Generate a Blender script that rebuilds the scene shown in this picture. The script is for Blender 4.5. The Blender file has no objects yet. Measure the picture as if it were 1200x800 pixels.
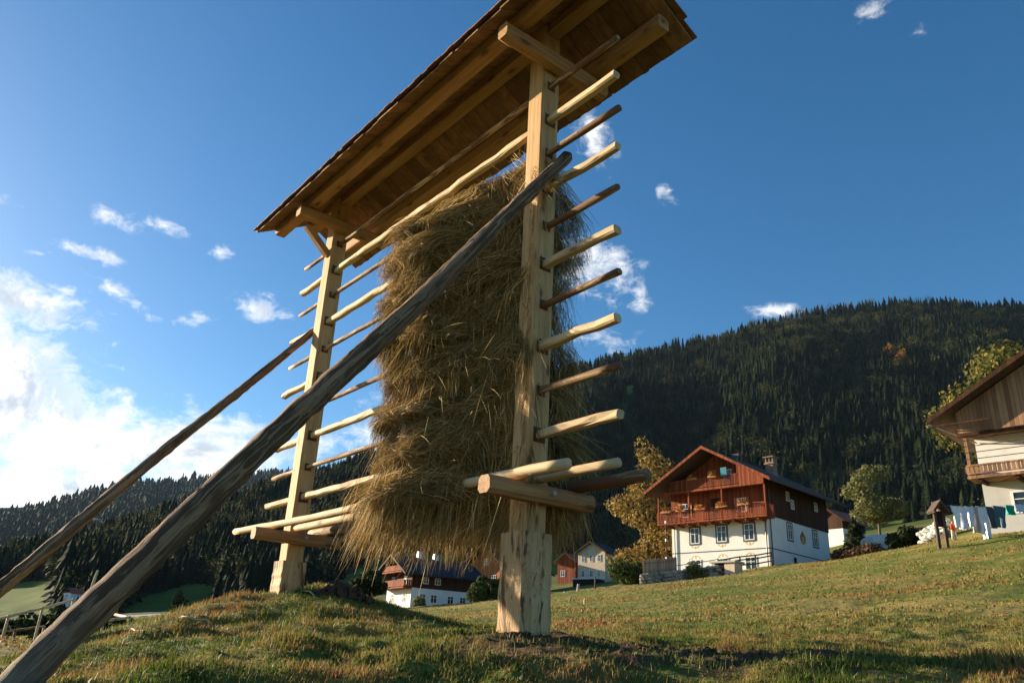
import bpy, math, random
import numpy as np
from mathutils import Vector, Matrix, noise as mnoise
random.seed(7); RNG = np.random.default_rng(7)
scene = bpy.context.scene
C = scene.collection

# ---------------------------------------------------------------- camera
F_PX, PITCH, ROLL = 931.87, 0.3768, 0.0498
cp, sp, cr, sr = math.cos(PITCH), math.sin(PITCH), math.cos(ROLL), math.sin(ROLL)
fwd = Vector((0, cp, sp)); up0 = Vector((0, -sp, cp)); X = Vector((1, 0, 0))
right = cr * X + sr * up0
up = -sr * X + cr * up0
cam_data = bpy.data.cameras.new('camera')
cam = bpy.data.objects.new('camera', cam_data); C.objects.link(cam)
cam_data.sensor_width = 36; cam_data.lens = F_PX / 1200 * 36
cam_data.clip_start = 0.05; cam_data.clip_end = 20000
M3 = Matrix((right, up, -fwd)).transposed()
cam.matrix_world = M3.to_4x4()
scene.camera = cam

# ---------------------------------------------------------------- light
SUN_AZ = math.radians(-60); SUN_EL = math.radians(13)
S = Vector((math.sin(SUN_AZ) * math.cos(SUN_EL), math.cos(SUN_AZ) * math.cos(SUN_EL), math.sin(SUN_EL)))
sd = bpy.data.lights.new('sun', 'SUN'); sd.energy = 5.0; sd.angle = math.radians(0.5); sd.color = (1.0, 0.84, 0.62)
so = bpy.data.objects.new('sun', sd); C.objects.link(so)
so.rotation_euler = (-S).to_track_quat('-Z', 'Y').to_euler()
scene.view_settings.view_transform = 'Standard'
scene.view_settings.look = 'None'
scene.view_settings.exposure = 1.5
scene.view_settings.gamma = 1.0
SKY_STRENGTH = 0.054

# ---------------------------------------------------------------- pixel <-> space helpers (reference pixels 1200 x 800)
def ray(px, py):
    x, y = px - 600, py - 400
    u = cr * x + sr * y; v = -sr * x + cr * y
    return Vector((u, F_PX * cp + v * sp, F_PX * sp - v * cp))
def azt(px, py):
    R = ray(px, py)
    return math.atan2(R.x, R.y), R.z / math.hypot(R.x, R.y)
def at(px, py, r):
    R = ray(px, py)
    return R * (r / math.hypot(R.x, R.y))
def project(P):
    x, y, z = P[0], P[1], P[2]
    fw = y * cp + z * sp; u_ = -y * sp + z * cp
    u = F_PX * x / fw; v = -F_PX * u_ / fw
    return 600 + cr * u - sr * v, 400 + sr * u + cr * v

# ---------------------------------------------------------------- sky with clouds
class NT:
    def __init__(s, tree): s.t = tree; s.n = tree.nodes; s.l = tree.links
    def add(s, typ, **kw):
        nd = s.n.new(typ)
        for k, v in kw.items(): setattr(nd, k, v)
        return nd
    def put(s, sock, v):
        if isinstance(v, bpy.types.NodeSocket): s.l.new(v, sock)
        elif v is not None: sock.default_value = v
    def m(s, op, a, b=None, c=None, clamp=False):
        nd = s.add('ShaderNodeMath', operation=op, use_clamp=clamp)
        for i, v in enumerate((a, b, c)):
            if v is not None: s.put(nd.inputs[i], v)
        return nd.outputs[0]
    def vm(s, op, a, b=None, scale=None):
        nd = s.add('ShaderNodeVectorMath', operation=op)
        s.put(nd.inputs[0], a)
        if b is not None: s.put(nd.inputs[1], b)
        if scale is not None: s.put(nd.inputs['Scale'], scale)
        return nd.outputs['Value'] if op in ('DOT_PRODUCT', 'LENGTH', 'DISTANCE') else nd.outputs[0]
    def noise(s, vec, scale, detail=4, rough=.55, dist=0.0):
        nd = s.add('ShaderNodeTexNoise'); s.put(nd.inputs['Vector'], vec)
        nd.inputs['Scale'].default_value = scale; nd.inputs['Detail'].default_value = detail
        nd.inputs['Roughness'].default_value = rough; nd.inputs['Distortion'].default_value = dist
        return nd.outputs['Fac']
    def voronoi(s, vec, scale, feature='F1'):
        nd = s.add('ShaderNodeTexVoronoi', feature=feature); s.put(nd.inputs['Vector'], vec)
        nd.inputs['Scale'].default_value = scale
        return nd
    def smooth(s, v, a, b, lo=0.0, hi=1.0):
        nd = s.add('ShaderNodeMapRange', interpolation_type='SMOOTHSTEP')
        s.put(nd.inputs['Value'], v)
        nd.inputs['From Min'].default_value = a; nd.inputs['From Max'].default_value = b
        nd.inputs['To Min'].default_value = lo; nd.inputs['To Max'].default_value = hi
        return nd.outputs[0]
    def mix(s, fac, a, b, blend='MIX'):
        nd = s.add('ShaderNodeMix', data_type='RGBA', blend_type=blend)
        s.put(nd.inputs[0], fac)
        for i, v in ((6, a), (7, b)):
            if isinstance(v, (tuple, list)): v = (v[0], v[1], v[2], 1)
            s.put(nd.inputs[i], v)
        return nd.outputs[2]
    def scale(s, vec, sc):
        nd = s.add('ShaderNodeMapping'); s.put(nd.inputs['Vector'], vec); nd.inputs['Scale'].default_value = sc
        return nd.outputs[0]

world = bpy.data.worlds.new('World'); scene.world = world; world.use_nodes = True
w = NT(world.node_tree); w.n.clear()
wo = w.add('ShaderNodeOutputWorld'); bg = w.add('ShaderNodeBackground')
sky = w.add('ShaderNodeTexSky', sky_type='NISHITA')
sky.sun_disc = False; sky.sun_elevation = SUN_EL; sky.sun_rotation = SUN_AZ
sky.air_density = 1.0; sky.dust_density = 1.3; sky.ozone_density = 2.6; sky.altitude = 1200
tc = w.add('ShaderNodeTexCoord'); D = tc.outputs['Generated']
n_big = w.noise(D, 9.0, 8, .62, .3)
n_fine = w.noise(w.scale(D, (1, 1, 1.7)), 34.0, 8, .68, .5)
Dsh = w.vm('ADD', D, tuple(S * 0.035))
n_lit = w.noise(Dsh, 9.0, 8, .62, .3)
# (px, py, half width, half height, rotation, amount): the clouds as they stand in the sky
CL = [(0, 470, 105, 85, 10, 1.0), (90, 515, 130, 55, 12, 1.0), (60, 575, 150, 35, 5, 1.0), (205, 530, 120, 38, 8, .95),
      (330, 525, 110, 34, 0, .85), (430, 500, 90, 30, -15, .7), (-60, 420, 80, 60, 20, .9),
      (38, 350, 92, 32, 24, .95), (108, 298, 48, 10, 18, .8), (138, 342, 52, 13, 38, .85), (118, 250, 34, 15, 20, .55),
      (44, 296, 22, 8, 10, .6), (195, 265, 20, 7, 20, .45), (232, 375, 16, 9, 0, .6), (313, 363, 30, 17, 10, .75), (257, 296, 12, 8, 0, .6),
      (132, 404, 12, 8, 0, .5), (692, 305, 44, 36, 30, .8), (712, 400, 38, 14, 0, .75), (783, 228, 9, 15, -20, .5), (690, 160, 22, 40, -20, .5),
      (750, 350, 14, 12, 0, .45), (1080, 40, 28, 20, 10, .5), (1018, 14, 26, 16, 0, .45), (905, 364, 26, 7, 0, .6), (20, 240, 26, 7, 10, .4),
      (560, 380, 60, 20, 0, .4)]
cov = None
for (px, py, hw, hh, rot, amt) in CL:
    c = ray(px, py).normalized(); a = math.radians(rot)
    k = c.length / ray(px, py).length
    e1 = (ray(px + 40 * math.cos(a), py + 40 * math.sin(a)).normalized() - c); s1 = e1.length / 40; e1.normalize()
    e2 = (ray(px - 40 * math.sin(a), py + 40 * math.cos(a)).normalized() - c); s2 = e2.length / 40; e2.normalize()
    rel = w.vm('SUBTRACT', D, tuple(c))
    A = w.m('MULTIPLY', w.vm('DOT_PRODUCT', rel, tuple(e1)), 1 / (s1 * hw * 1.75))
    B = w.m('MULTIPLY', w.vm('DOT_PRODUCT', rel, tuple(e2)), 1 / (s2 * hh * 1.75))
    q = w.m('MULTIPLY', w.m('SUBTRACT', 1.0, w.m('SQRT', w.m('ADD', w.m('MULTIPLY', A, A), w.m('MULTIPLY', B, B)))), amt)
    # keep only the hemisphere round the cloud
    front = w.m('GREATER_THAN', w.vm('DOT_PRODUCT', D, tuple(c)), 0.3)
    q = w.m('MULTIPLY', w.m('MAXIMUM', q, 0.0), front)
    cov = q if cov is None else w.m('MAXIMUM', cov, q)
dn = w.m('ADD', w.m('MULTIPLY', w.m('SUBTRACT', n_big, .5), 1.9), w.m('MULTIPLY', w.m('SUBTRACT', n_fine, .5), 1.5))
has = w.smooth(cov, 0.0, 0.12)
dens = w.m('MULTIPLY', w.smooth(w.m('ADD', cov, w.m('MULTIPLY', dn, .95)), .20, .94), has)
core = w.smooth(w.m('ADD', cov, w.m('MULTIPLY', dn, .6)), .35, .85)
shade = w.smooth(w.m('SUBTRACT', n_lit, n_big), -.07, .10)
dark = w.m('MULTIPLY', core, shade)
ccol = w.mix(w.m('MULTIPLY', dark, .9), (9.2, 9.0, 8.7), (3.9, 4.4, 5.1))
# whole sky colour made more saturated and brighter
hs = w.add('ShaderNodeHueSaturation'); hs.inputs['Hue'].default_value = .497; hs.inputs['Saturation'].default_value = 1.25; hs.inputs['Value'].default_value = 1.25; w.l.new(sky.outputs[0], hs.inputs['Color'])
skyc = w.mix(w.m('MULTIPLY', dens, .96), hs.outputs[0], ccol)
w.put(bg.inputs['Color'], skyc); bg.inputs['Strength'].default_value = SKY_STRENGTH
w.l.new(bg.outputs[0], wo.inputs[0])

# ---------------------------------------------------------------- object helpers
def tag(o, label=None, cat=None, group=None, kind=None):
    if label: o['label'] = label
    if cat: o['category'] = cat
    if group: o['group'] = group
    if kind: o['kind'] = kind
    return o
def empty(name, loc, rz=0.0, label=None, cat=None, group=None):
    o = bpy.data.objects.new(name, None); C.objects.link(o); o.empty_display_size = .2
    o.location = loc; o.rotation_euler = (0, 0, rz)
    return tag(o, label, cat, group)
class MB:
    def __init__(s): s.v = []; s.f = []; s.g = []; s.c = []
    def add(s, vs, fs, gs=None, col=None):
        b = len(s.v); s.v += [tuple(p) for p in vs]; s.f += [tuple(b + i for i in f) for f in fs]
        s.g += [tuple(g) for g in gs] if gs is not None else [tuple(p) for p in vs]
        s.c += [random.random() if col is None else col] * len(vs) if not isinstance(col, list) else col
        return s
    def box(s, x0, x1, y0, y1, z0, z1, col=None):
        vs = [(x, y, z) for x in (x0, x1) for y in (y0, y1) for z in (z0, z1)]
        fs = [(0, 1, 3, 2), (4, 6, 7, 5), (0, 4, 5, 1), (2, 3, 7, 6), (0, 2, 6, 4), (1, 5, 7, 3)]
        return s.add(vs, fs, None, col)
    def prism(s, poly, axis, a, b, col=None):
        """poly: list of 2-D points in the other two axes, extruded along axis from a to b"""
        def P(p, t):
            if axis == 'y': return (p[0], t, p[1])
            if axis == 'x': return (t, p[0], p[1])
            return (p[0], p[1], t)
        n = len(poly); vs = [P(p, a) for p in poly] + [P(p, b) for p in poly]
        fs = [tuple(range(n)), tuple(range(2 * n - 1, n - 1, -1))] + [(i, i + n, (i + 1) % n + n, (i + 1) % n) for i in range(n)]
        return s.add(vs, fs, None, col)
    def sweep(s, pts, ring, caps=True, col=None, twist0=None, goff=None):
        """pts: list of centre points; ring(i, t) -> list of (a, b) cross-section offsets"""
        pts = [Vector(p) for p in pts]; n = len(pts)
        goff = goff if goff is not None else random.uniform(0, 50)
        d0 = (pts[-1] - pts[0]).normalized()
        ref = twist0 if twist0 is not None else (Vector((0, 0, 1)) if abs(d0.z) < .9 else Vector((1, 0, 0)))
        vs = []; gs = []; L = 0; k = None
        for i, p in enumerate(pts):
            d = (pts[min(i + 1, n - 1)] - pts[max(i - 1, 0)]).normalized()
            sx = d.cross(ref).normalized(); sy = sx.cross(d).normalized()
            if i: L += (pts[i] - pts[i - 1]).length
            R = ring(i, i / (n - 1)); k = len(R)
            for (a, b) in R:
                vs.append(p + sx * a + sy * b); gs.append((L + goff, a + goff * .13, b))
        fs = []
        for i in range(n - 1):
            for j in range(k):
                fs.append((i * k + j, i * k + (j + 1) % k, (i + 1) * k + (j + 1) % k, (i + 1) * k + j))
        if caps:
            fs.append(tuple(range(k - 1, -1, -1))); fs.append(tuple(range((n - 1) * k, n * k)))
        return s.add(vs, fs, gs, col)
    def beam(s, p0, p1, wd, ht, ch=.012, seg=6, wob=.004, ref=None, taper=1.0, col=None):
        p0 = Vector(p0); p1 = Vector(p1); seed = random.uniform(0, 99)
        pts = [p0.lerp(p1, i / seg) for i in range(seg + 1)]
        def ring(i, t):
            q = 1 + (taper - 1) * t; a = wd / 2 * q; b = ht / 2 * q; c = ch
            R = [(-a + c, -b), (a - c, -b), (a, -b + c), (a, b - c), (a - c, b), (-a + c, b), (-a, b - c), (-a, -b + c)]
            o = [mnoise.noise(Vector((seed + i * .7, j * 3.1, 0))) * wob for j in range(2)]
            return [(x + o[0] + mnoise.noise(Vector((seed + 7 + i * .9, jj * 1.7, 1))) * wob, y + o[1]) for jj, (x, y) in enumerate(R)]
        return s.sweep(pts, ring, twist0=ref, col=col)
    def pole(s, p0, p1, r0, r1, seg=14, sides=10, wob=.08, bend=.01, flat=1.0, ref=None, col=None, groove=0.0):
        p0 = Vector(p0); p1 = Vector(p1); seed = random.uniform(0, 99); pts = []
        for i in range(seg + 1):
            t = i / seg; p = p0.lerp(p1, t)
            o = mnoise.noise_vector(Vector((seed + t * 2.2, 0, 0))) * bend * (4 * t * (1 - t)) ** .5
            pts.append(p + o)
        def ring(i, t):
            r = r0 + (r1 - r0) * t; R = []
            for j in range(sides):
                a = 2 * math.pi * j / sides
                q = r * (1 + wob * mnoise.noise(Vector((seed + i * .8, math.cos(a) * 1.3, math.sin(a) * 1.3))) * 2)
                if groove: q *= 1 + groove * (mnoise.noise(Vector((seed + i * .12, math.cos(a) * 5, math.sin(a) * 5))) * 2 + mnoise.noise(Vector((seed + i * .9, math.cos(a) * 3, math.sin(a) * 3))))
                if i in (0, seg): q *= .93
                R.append((q * math.cos(a), q * math.sin(a) * flat))
            return R
        return s.sweep(pts, ring, twist0=ref, col=col)
    def blob(s, c, r, sub=2, amp=.2, sc=(1, 1, 1), freq=1.0, col=None):
        import bmesh
        bm = bmesh.new(); bmesh.ops.create_icosphere(bm, subdivisions=sub, radius=1)
        o = Vector((random.uniform(0, 99), 0, 0)); vs = []
        for v in bm.verts:
            q = 1 + amp * mnoise.noise(v.co * 1.4 * freq + o) * 2
            vs.append((c[0] + v.co.x * r * q * sc[0], c[1] + v.co.y * r * q * sc[1], c[2] + v.co.z * r * q * sc[2]))
        fs = [tuple(v.index for v in f.verts) for f in bm.faces]; bm.free()
        return s.add(vs, fs, None, col)
    def build(s, name, mat, parent=None, smooth=False, label=None, xf=None):
        me = bpy.data.meshes.new(name); me.from_pydata(s.v, [], s.f)
        a = me.attributes.new('gc', 'FLOAT_VECTOR', 'POINT'); a.data.foreach_set('vector', np.array(s.g, dtype=np.float32).ravel())
        a = me.attributes.new('tone', 'FLOAT', 'POINT'); a.data.foreach_set('value', np.array(s.c, dtype=np.float32))
        if smooth: me.polygons.foreach_set('use_smooth', [True] * len(me.polygons))
        me.materials.append(mat); me.update()
        o = bpy.data.objects.new(name, me); C.objects.link(o)
        if parent: o.parent = parent
        if label: o['label'] = label
        return o
def np_mesh(name, V, Fc, mat, tone=None, smooth=False, k=3, mats=None):
    """V (n,3), Fc (m,k) arrays"""
    me = bpy.data.meshes.new(name)
    me.vertices.add(len(V)); me.vertices.foreach_set('co', V.astype(np.float32).ravel())
    m = len(Fc); me.loops.add(m * k); me.loops.foreach_set('vertex_index', Fc.astype(np.int32).ravel())
    me.polygons.add(m); me.polygons.foreach_set('loop_start', np.arange(0, m * k, k, dtype=np.int32))
    if smooth: me.polygons.foreach_set('use_smooth', np.ones(m, dtype=bool))
    if tone is not None:
        a = me.attributes.new('tone', 'FLOAT', 'POINT'); a.data.foreach_set('value', tone.astype(np.float32))
    me.materials.append(mat); me.update(calc_edges=True)
    o = bpy.data.objects.new(name, me); C.objects.link(o)
    return o

# ---------------------------------------------------------------- materials
def mat(name, fn, rough=.8, spec=.25):
    m = bpy.data.materials.new(name); m.use_nodes = True
    t = NT(m.node_tree); b = t.n['Principled BSDF']
    b.inputs['Roughness'].default_value = rough; b.inputs['Specular IOR Level'].default_value = spec
    fn(t, b); return m
def bump(t, b, h, strength=.4, dist=.02):
    nd = t.add('ShaderNodeBump'); nd.inputs['Strength'].default_value = strength; nd.inputs['Distance'].default_value = dist
    t.put(nd.inputs['Height'], h); t.l.new(nd.outputs[0], b.inputs['Normal'])
def attr(t, name, out='Vector'):
    nd = t.add('ShaderNodeAttribute', attribute_name=name); return nd.outputs[out]
def plain(name, col, rough=.7, var=.15, scale=3.0, spec=.25):
    def fn(t, b):
        o = t.add('ShaderNodeTexCoord').outputs['Object']
        nz = t.noise(o, scale, 5, .6)
        d = tuple(c * (1 - var) for c in col); l = tuple(min(1, c * (1 + var)) for c in col)
        t.put(b.inputs['Base Color'], t.mix(t.smooth(nz, .3, .7), d, l))
    return mat(name, fn, rough, spec)
def wood(name, light, dark, knot=(.13, .06, .025), bark=None, barkamt=.5, grain=1.0, rough=.72, tonevar=.3, weather=None, bscale=1.0):
    def fn(t, b):
        g = attr(t, 'gc'); tone = attr(t, 'tone', 'Fac')
        g1 = t.scale(g, (1.6, 38 * grain, 38 * grain)); g2 = t.scale(g, (.7, 9, 9))
        n1 = t.noise(g1, 1.0, 5, .6, .25); n2 = t.noise(g2, 1.0, 3, .5, .6)
        col = t.mix(t.smooth(t.m('ADD', t.m('MULTIPLY', n1, .6), t.m('MULTIPLY', n2, .4)), .34, .66), dark, light)
        vo = t.voronoi(t.scale(g, (2.3, 6.5, 6.5)), 1.0)
        kn = t.smooth(vo.outputs['Distance'], .10, .17, 1.0, 0.0)
        halo = t.smooth(vo.outputs['Distance'], .12, .33, .45, 0.0)
        col = t.mix(halo, col, tuple(d * .62 for d in dark)); col = t.mix(t.m('MULTIPLY', kn, .85), col, knot)
        # long drying cracks
        cr_ = t.noise(t.scale(g, (.55, 30, 30)), 1.0, 2, .5)
        crack = t.smooth(t.m('ABSOLUTE', t.m('SUBTRACT', cr_, .5)), .0, .012, .6, 0.0)
        col = t.mix(crack, col, knot)
        h = t.m('SUBTRACT', n1, t.m('MULTIPLY', crack, 1.2))
        if bark:
            bn = t.noise(t.scale(g, (1.5 if bscale < 2 else 1.1, 11 * bscale, 11 * bscale)), 1.0, 7, .68, .7)
            bm_ = t.smooth(bn, 1 - barkamt - .03, 1 - barkamt + .03)
            fine = t.noise(t.scale(g, (5, 30, 30)), 1.0, 5, .7)
            col = t.mix(bm_, col, t.mix(fine, tuple(x * .55 for x in bark), tuple(x * 1.5 for x in bark)))
            h = t.m('ADD', t.m('MULTIPLY', h, .35), t.m('MULTIPLY', bm_, t.m('ADD', .5, fine)))
        if weather:
            wn = t.noise(t.scale(g, (.8, 3, 3)), 1.0, 4, .6)
            col = t.mix(t.smooth(wn, .42, .7, 0, .8), col, weather)
        col = t.mix(t.m('MULTIPLY', tone, tonevar), col, tuple(d * .55 for d in dark))
        t.put(b.inputs['Base Color'], col); bump(t, b, h, .55, .012 if bark else .006)
    return mat(name, fn, rough, .2)
M_sawn = wood('fresh_sawn_wood', (.62, .42, .20), (.46, .28, .12), tonevar=.15)
M_post = wood('squared_post_wood', (.60, .38, .17), (.44, .25, .10), grain=.7, tonevar=.1)
M_block = wood('hewn_footing_wood', (.66, .45, .22), (.50, .29, .13), bark=(.11, .055, .028), barkamt=.45, grain=.5)
M_rail = wood('peeled_pole_wood', (.74, .56, .33), (.58, .39, .20), bark=(.26, .13, .06), barkamt=.34)
M_barkpole = wood('half_peeled_pole_wood', (.58, .40, .21), (.40, .24, .12), bark=(.17, .08, .04), barkamt=.52)
M_log = wood('weathered_log_wood', (.46, .29, .16), (.20, .115, .06), bark=(.085, .05, .03), barkamt=.49, grain=1.3, weather=(.24, .19, .14), rough=.88, bscale=2.4)
M_board = wood('roof_board_wood', (.34, .19, .085), (.18, .09, .04), tonevar=.7, grain=.6)
M_shingle = wood('split_shingle_wood', (.34, .17, .08), (.17, .08, .04), tonevar=.6, grain=.6)
M_beam = wood('roof_beam_wood', (.48, .28, .12), (.33, .17, .07), tonevar=.15)
M_steel = plain('bolt_steel', (.35, .35, .36), .4, .1, 20, .5)

def planks(name, c1, c2, width=.18, axis='x', rough=.8, gap=.85):
    """weathered planks; gaps every `width` along axis of the object's own space"""
    def fn(t, b):
        o = t.add('ShaderNodeTexCoord').outputs['Object']
        sep = t.add('ShaderNodeSeparateXYZ'); t.put(sep.inputs[0], o)
        if axis == 'xy': u = t.m('ADD', sep.outputs[0], sep.outputs[1])
        else: u = sep.outputs['xyz'.index(axis)]
        uu = t.m('DIVIDE', u, width); fl = t.m('FLOOR', uu); fr = t.m('FRACT', uu)
        wn = t.add('ShaderNodeTexWhiteNoise', noise_dimensions='1D'); t.put(wn.inputs['W'], fl)
        stretch = (9, 9, .7) if axis != 'z' else (.8, .8, 14)
        nz = t.noise(t.scale(o, stretch), 1.5, 5, .65, .3)
        big = t.noise(o, .6, 3, .6)
        f = t.m('ADD', t.m('MULTIPLY', nz, .55), t.m('ADD', t.m('MULTIPLY', wn.outputs['Value'], .35), t.m('MULTIPLY', big, .25)))
        col = t.mix(t.smooth(f, .3, .85), c1, c2)
        g = t.smooth(t.m('ABSOLUTE', t.m('SUBTRACT', fr, .5)), .44, .49)
        col = t.mix(t.m('MULTIPLY', g, gap), col, tuple(x * .15 for x in c1))
        t.put(b.inputs['Base Color'], col)
    return mat(name, fn, rough, .15)
M_red = planks('red_brown_planks', (.13, .032, .012), (.34, .085, .03), .17, 'xy')
M_brown = planks('dark_brown_planks', (.035, .016, .009), (.085, .036, .018), .22, 'xy')
M_brownh = planks('dark_brown_logs', (.04, .018, .01), (.10, .04, .02), .26, 'z')
M_gable = planks('weathered_gable_planks', (.17, .085, .045), (.42, .24, .13), .19, 'xy')
M_orange = planks('orange_larch_planks', (.36, .12, .04), (.55, .22, .08), .2, 'xy')
M_greywood = planks('grey_fence_planks', (.16, .12, .09), (.30, .24, .19), .11, 'xy')
def plasterfn(col, stain):
    def fn(t, b):
        o = t.add('ShaderNodeTexCoord').outputs['Object']
        n1 = t.noise(o, .9, 6, .65); n2 = t.noise(t.scale(o, (2, 2, .35)), 1.3, 4, .6)
        c = t.mix(t.smooth(n1, .35, .75, 0, .5), col, stain)
        c = t.mix(t.smooth(n2, .5, .8, 0, .4), c, stain)
        t.put(b.inputs['Base Color'], c); bump(t, b, t.noise(o, 30, 3, .6), .2, .01)
    return fn
M_plaster = mat('lime_plaster', plasterfn((.74, .73, .68), (.60, .58, .52)), .9)
M_beige = mat('beige_plaster', plasterfn((.62, .50, .34), (.50, .38, .25)), .9)
M_greyplaster = mat('grey_rough_plaster', plasterfn((.50, .49, .45), (.38, .36, .33)), .95)
def rooffn(c1, c2, w_):
    def fn(t, b):
        o = t.add('ShaderNodeTexCoord').outputs['Object']
        br = t.add('ShaderNodeTexBrick'); t.put(br.inputs['Vector'], t.scale(o, (1, 1, 1)))
        nz = t.noise(t.scale(o, (4, 4, 8)), 1.2, 5, .7)
        wn = t.noise(t.scale(o, (.4, .4, .4)), 1.5, 3, .5)
        c = t.mix(t.smooth(nz, .3, .7), c1, c2); c = t.mix(t.smooth(wn, .5, .75, 0, .5), c, tuple(x * .6 for x in c1))
        t.put(b.inputs['Base Color'], c); bump(t, b, nz, .5, .03)
        t.n.remove(br)
    return fn
M_roof = mat('weathered_shingle_roof', rooffn((.055, .035, .028), (.12, .075, .055), .3), .85)
M_roofdark = mat('dark_slate_roof', rooffn((.016, .015, .016), (.034, .031, .031), .3), .7)
M_redroof = mat('red_painted_roof', rooffn((.28, .06, .03), (.42, .11, .06), .3), .7)
M_glass = plain('window_glass', (.02, .028, .035), .08, .1, 2, .6)
M_white = plain('white_window_paint', (.72, .72, .68), .5, .06, 6)
M_shut = plain('dark_shutter_paint', (.05, .045, .04), .6, .2, 6)
M_darkmetal = plain('dark_downpipe_metal', (.05, .045, .05), .45, .15, 4, .5)
M_ochre = plain('ochre_wall_paint', (.55, .34, .08), .85, .2, 8)
M_stripe = plain('slate_blue_paint', (.07, .08, .11), .85, .2, 8)
M_ornbrown = plain('brick_wall_paint', (.30, .12, .05), .85, .25, 9)
M_brickch = plain('chimney_masonry', (.26, .17, .13), .9, .35, 5)
M_terracotta = plain('terracotta', (.40, .17, .07), .8, .2, 6)
M_soil = plain('soil', (.07, .045, .03), .95, .4, 12)
M_concrete = plain('pale_concrete', (.42, .39, .34), .9, .15, 3)

# ---------------------------------------------------------------- terrain
TP = []   # (az, ln r, t)
def tp(px, py, r):
    a, t = azt(px, py); TP.append((a, math.log(r), t))
for px, py, r in [(100, 812, 4.5), (0, 835, 4.3), (0, 810, 5.2), (300, 800, 4.5), (600, 800, 4.5), (900, 800, 4.8), (1200, 800, 5.2), (450, 800, 4.5),
                  (60, 790, 6.2), (150, 737, 7.8), (250, 706, 9.4), (340, 692, 10.2), (400, 693, 10.5), (455, 712, 10.2), (540, 738, 8.4), (617, 740, 6.4), (700, 752, 6.8), (800, 761, 7.3), (900, 766, 7.8), (1050, 771, 8.4), (1200, 774, 9),
                  (300, 748, 6.8), (200, 772, 6), (450, 755, 6.6), (340, 722, 8.4), (250, 735, 8), (30, 792, 6.0),
                  (-60, 790, 9), (0, 782, 11), (60, 772, 11), (120, 765, 11), (0, 757, 17), (80, 765, 17), (160, 764, 17), (250, 740, 14), (340, 730, 15), (420, 735, 15),
                  (0, 748, 32), (100, 748, 32), (200, 748, 32), (300, 742, 32), (400, 738, 30),
                  (0, 735, 70), (100, 728, 70), (200, 722, 70), (300, 715, 70), (400, 717, 60),
                  (500, 740, 13), (480, 730, 20), (480, 717, 45), (560, 707, 55), (640, 698, 58), (700, 690, 60), (750, 686, 60), (790, 684, 70), (903, 664, 72), (972, 656, 78), (1030, 650, 66), (1075, 640, 60), (1120, 631, 50), (1160, 622, 46), (1200, 620, 44),
                  (600, 722, 20), (750, 715, 20), (900, 706, 20), (1050, 697, 20), (1200, 687, 20), (1300, 670, 22),
                  (650, 742, 11), (850, 745, 11), (1050, 745, 11), (1200, 742, 11.5),
                  (480, 716, 100), (600, 700, 110), (700, 686, 110), (800, 668, 110), (900, 655, 110), (1000, 636, 110), (1100, 617, 110), (1200, 600, 110), (1300, 590, 60),
                  (0, 728, 200), (100, 722, 200), (200, 716, 200), (330, 710, 200), (480, 694, 200), (600, 680, 200), (800, 655, 200), (1000, 625, 200), (1200, 590, 200),
                  (0, 735, 600), (300, 735, 600), (600, 710, 600), (900, 690, 600), (1200, 690, 600), (0, 720, 4000), (600, 750, 4000), (1200, 780, 4000)]:
    tp(px, py, r)
for a in (-35, -15, 0, 15, 35):
    TP.append((math.radians(a), math.log(.4), -3.2)); TP.append((math.radians(a), math.log(1.5), -.8)); TP.append((math.radians(a), math.log(3), -.25))
TP = np.array(TP)
def rbf_k(A, B):
    d2 = ((A[:, None, 0] - B[None, :, 0]) * 2.2) ** 2 + ((A[:, None, 1] - B[None, :, 1])) ** 2
    return .5 * d2 * np.log(d2 + 1e-12)
_K = rbf_k(TP, TP) + np.eye(len(TP)) * 2e-3
_P = np.c_[np.ones(len(TP)), TP[:, 0], TP[:, 1]]
_A = np.block([[_K, _P], [_P.T, np.zeros((3, 3))]])
_w = np.linalg.solve(_A, np.r_[TP[:, 2], 0, 0, 0])
AZLIM = math.radians(40)
def terrain_base(x, y):
    x = np.atleast_1d(np.asarray(x, float)); y = np.atleast_1d(np.asarray(y, float))
    r = np.hypot(x, y); az = np.arctan2(x, y); a = np.clip(az, -AZLIM, AZLIM); lr = np.log(np.clip(r, .4, 5000))
    Q = np.c_[a, lr]; t = np.zeros(len(Q))
    for i in range(0, len(Q), 20000):
        q = Q[i:i + 20000]; t[i:i + 20000] = rbf_k(q, TP) @ _w[:-3] + _w[-3] + _w[-2] * q[:, 0] + _w[-1] * q[:, 1]
    back = np.clip((np.abs(az) - AZLIM) / (math.pi - AZLIM), 0, 1)
    k = np.clip(back * 2.2, 0, 1); k = k * k * (3 - 2 * k)
    t = t * (1 - k) + k * (-1.3 / np.maximum(r, .4) - .01)
    return t * r
def bumps(x, y, z0=0):
    r = math.hypot(x, y); p = Vector((x, y, 0))
    near = 1 / (1 + (r / 17) ** 2)
    b = mnoise.noise(p * 1.1) * .06 + mnoise.noise(p * 2.6 + Vector((5, 0, 0))) * .065 + mnoise.noise(p * 6.5 + Vector((9, 0, 0))) * .032
    b2 = mnoise.noise(p * .12) * .25 * min(1, r / 40) ** 2 + mnoise.noise(p * .5 + Vector((3, 3, 0))) * .10 * min(1, r / 15)
    return b * near + b2 * (1 if r < 400 else 0)
def gz(x, y): return float(terrain_base(x, y)[0]) + bumps(x, y)
def ground_at(px, r, lift=0.0):
    """point on the ground seen in column px at horizontal distance r"""
    py = 700
    for _ in range(5):
        P = at(px, py, r); z = gz(P.x, P.y); P = Vector((P.x, P.y, z))
        py = project(P)[1]
    return Vector((P.x, P.y, z + lift))

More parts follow.
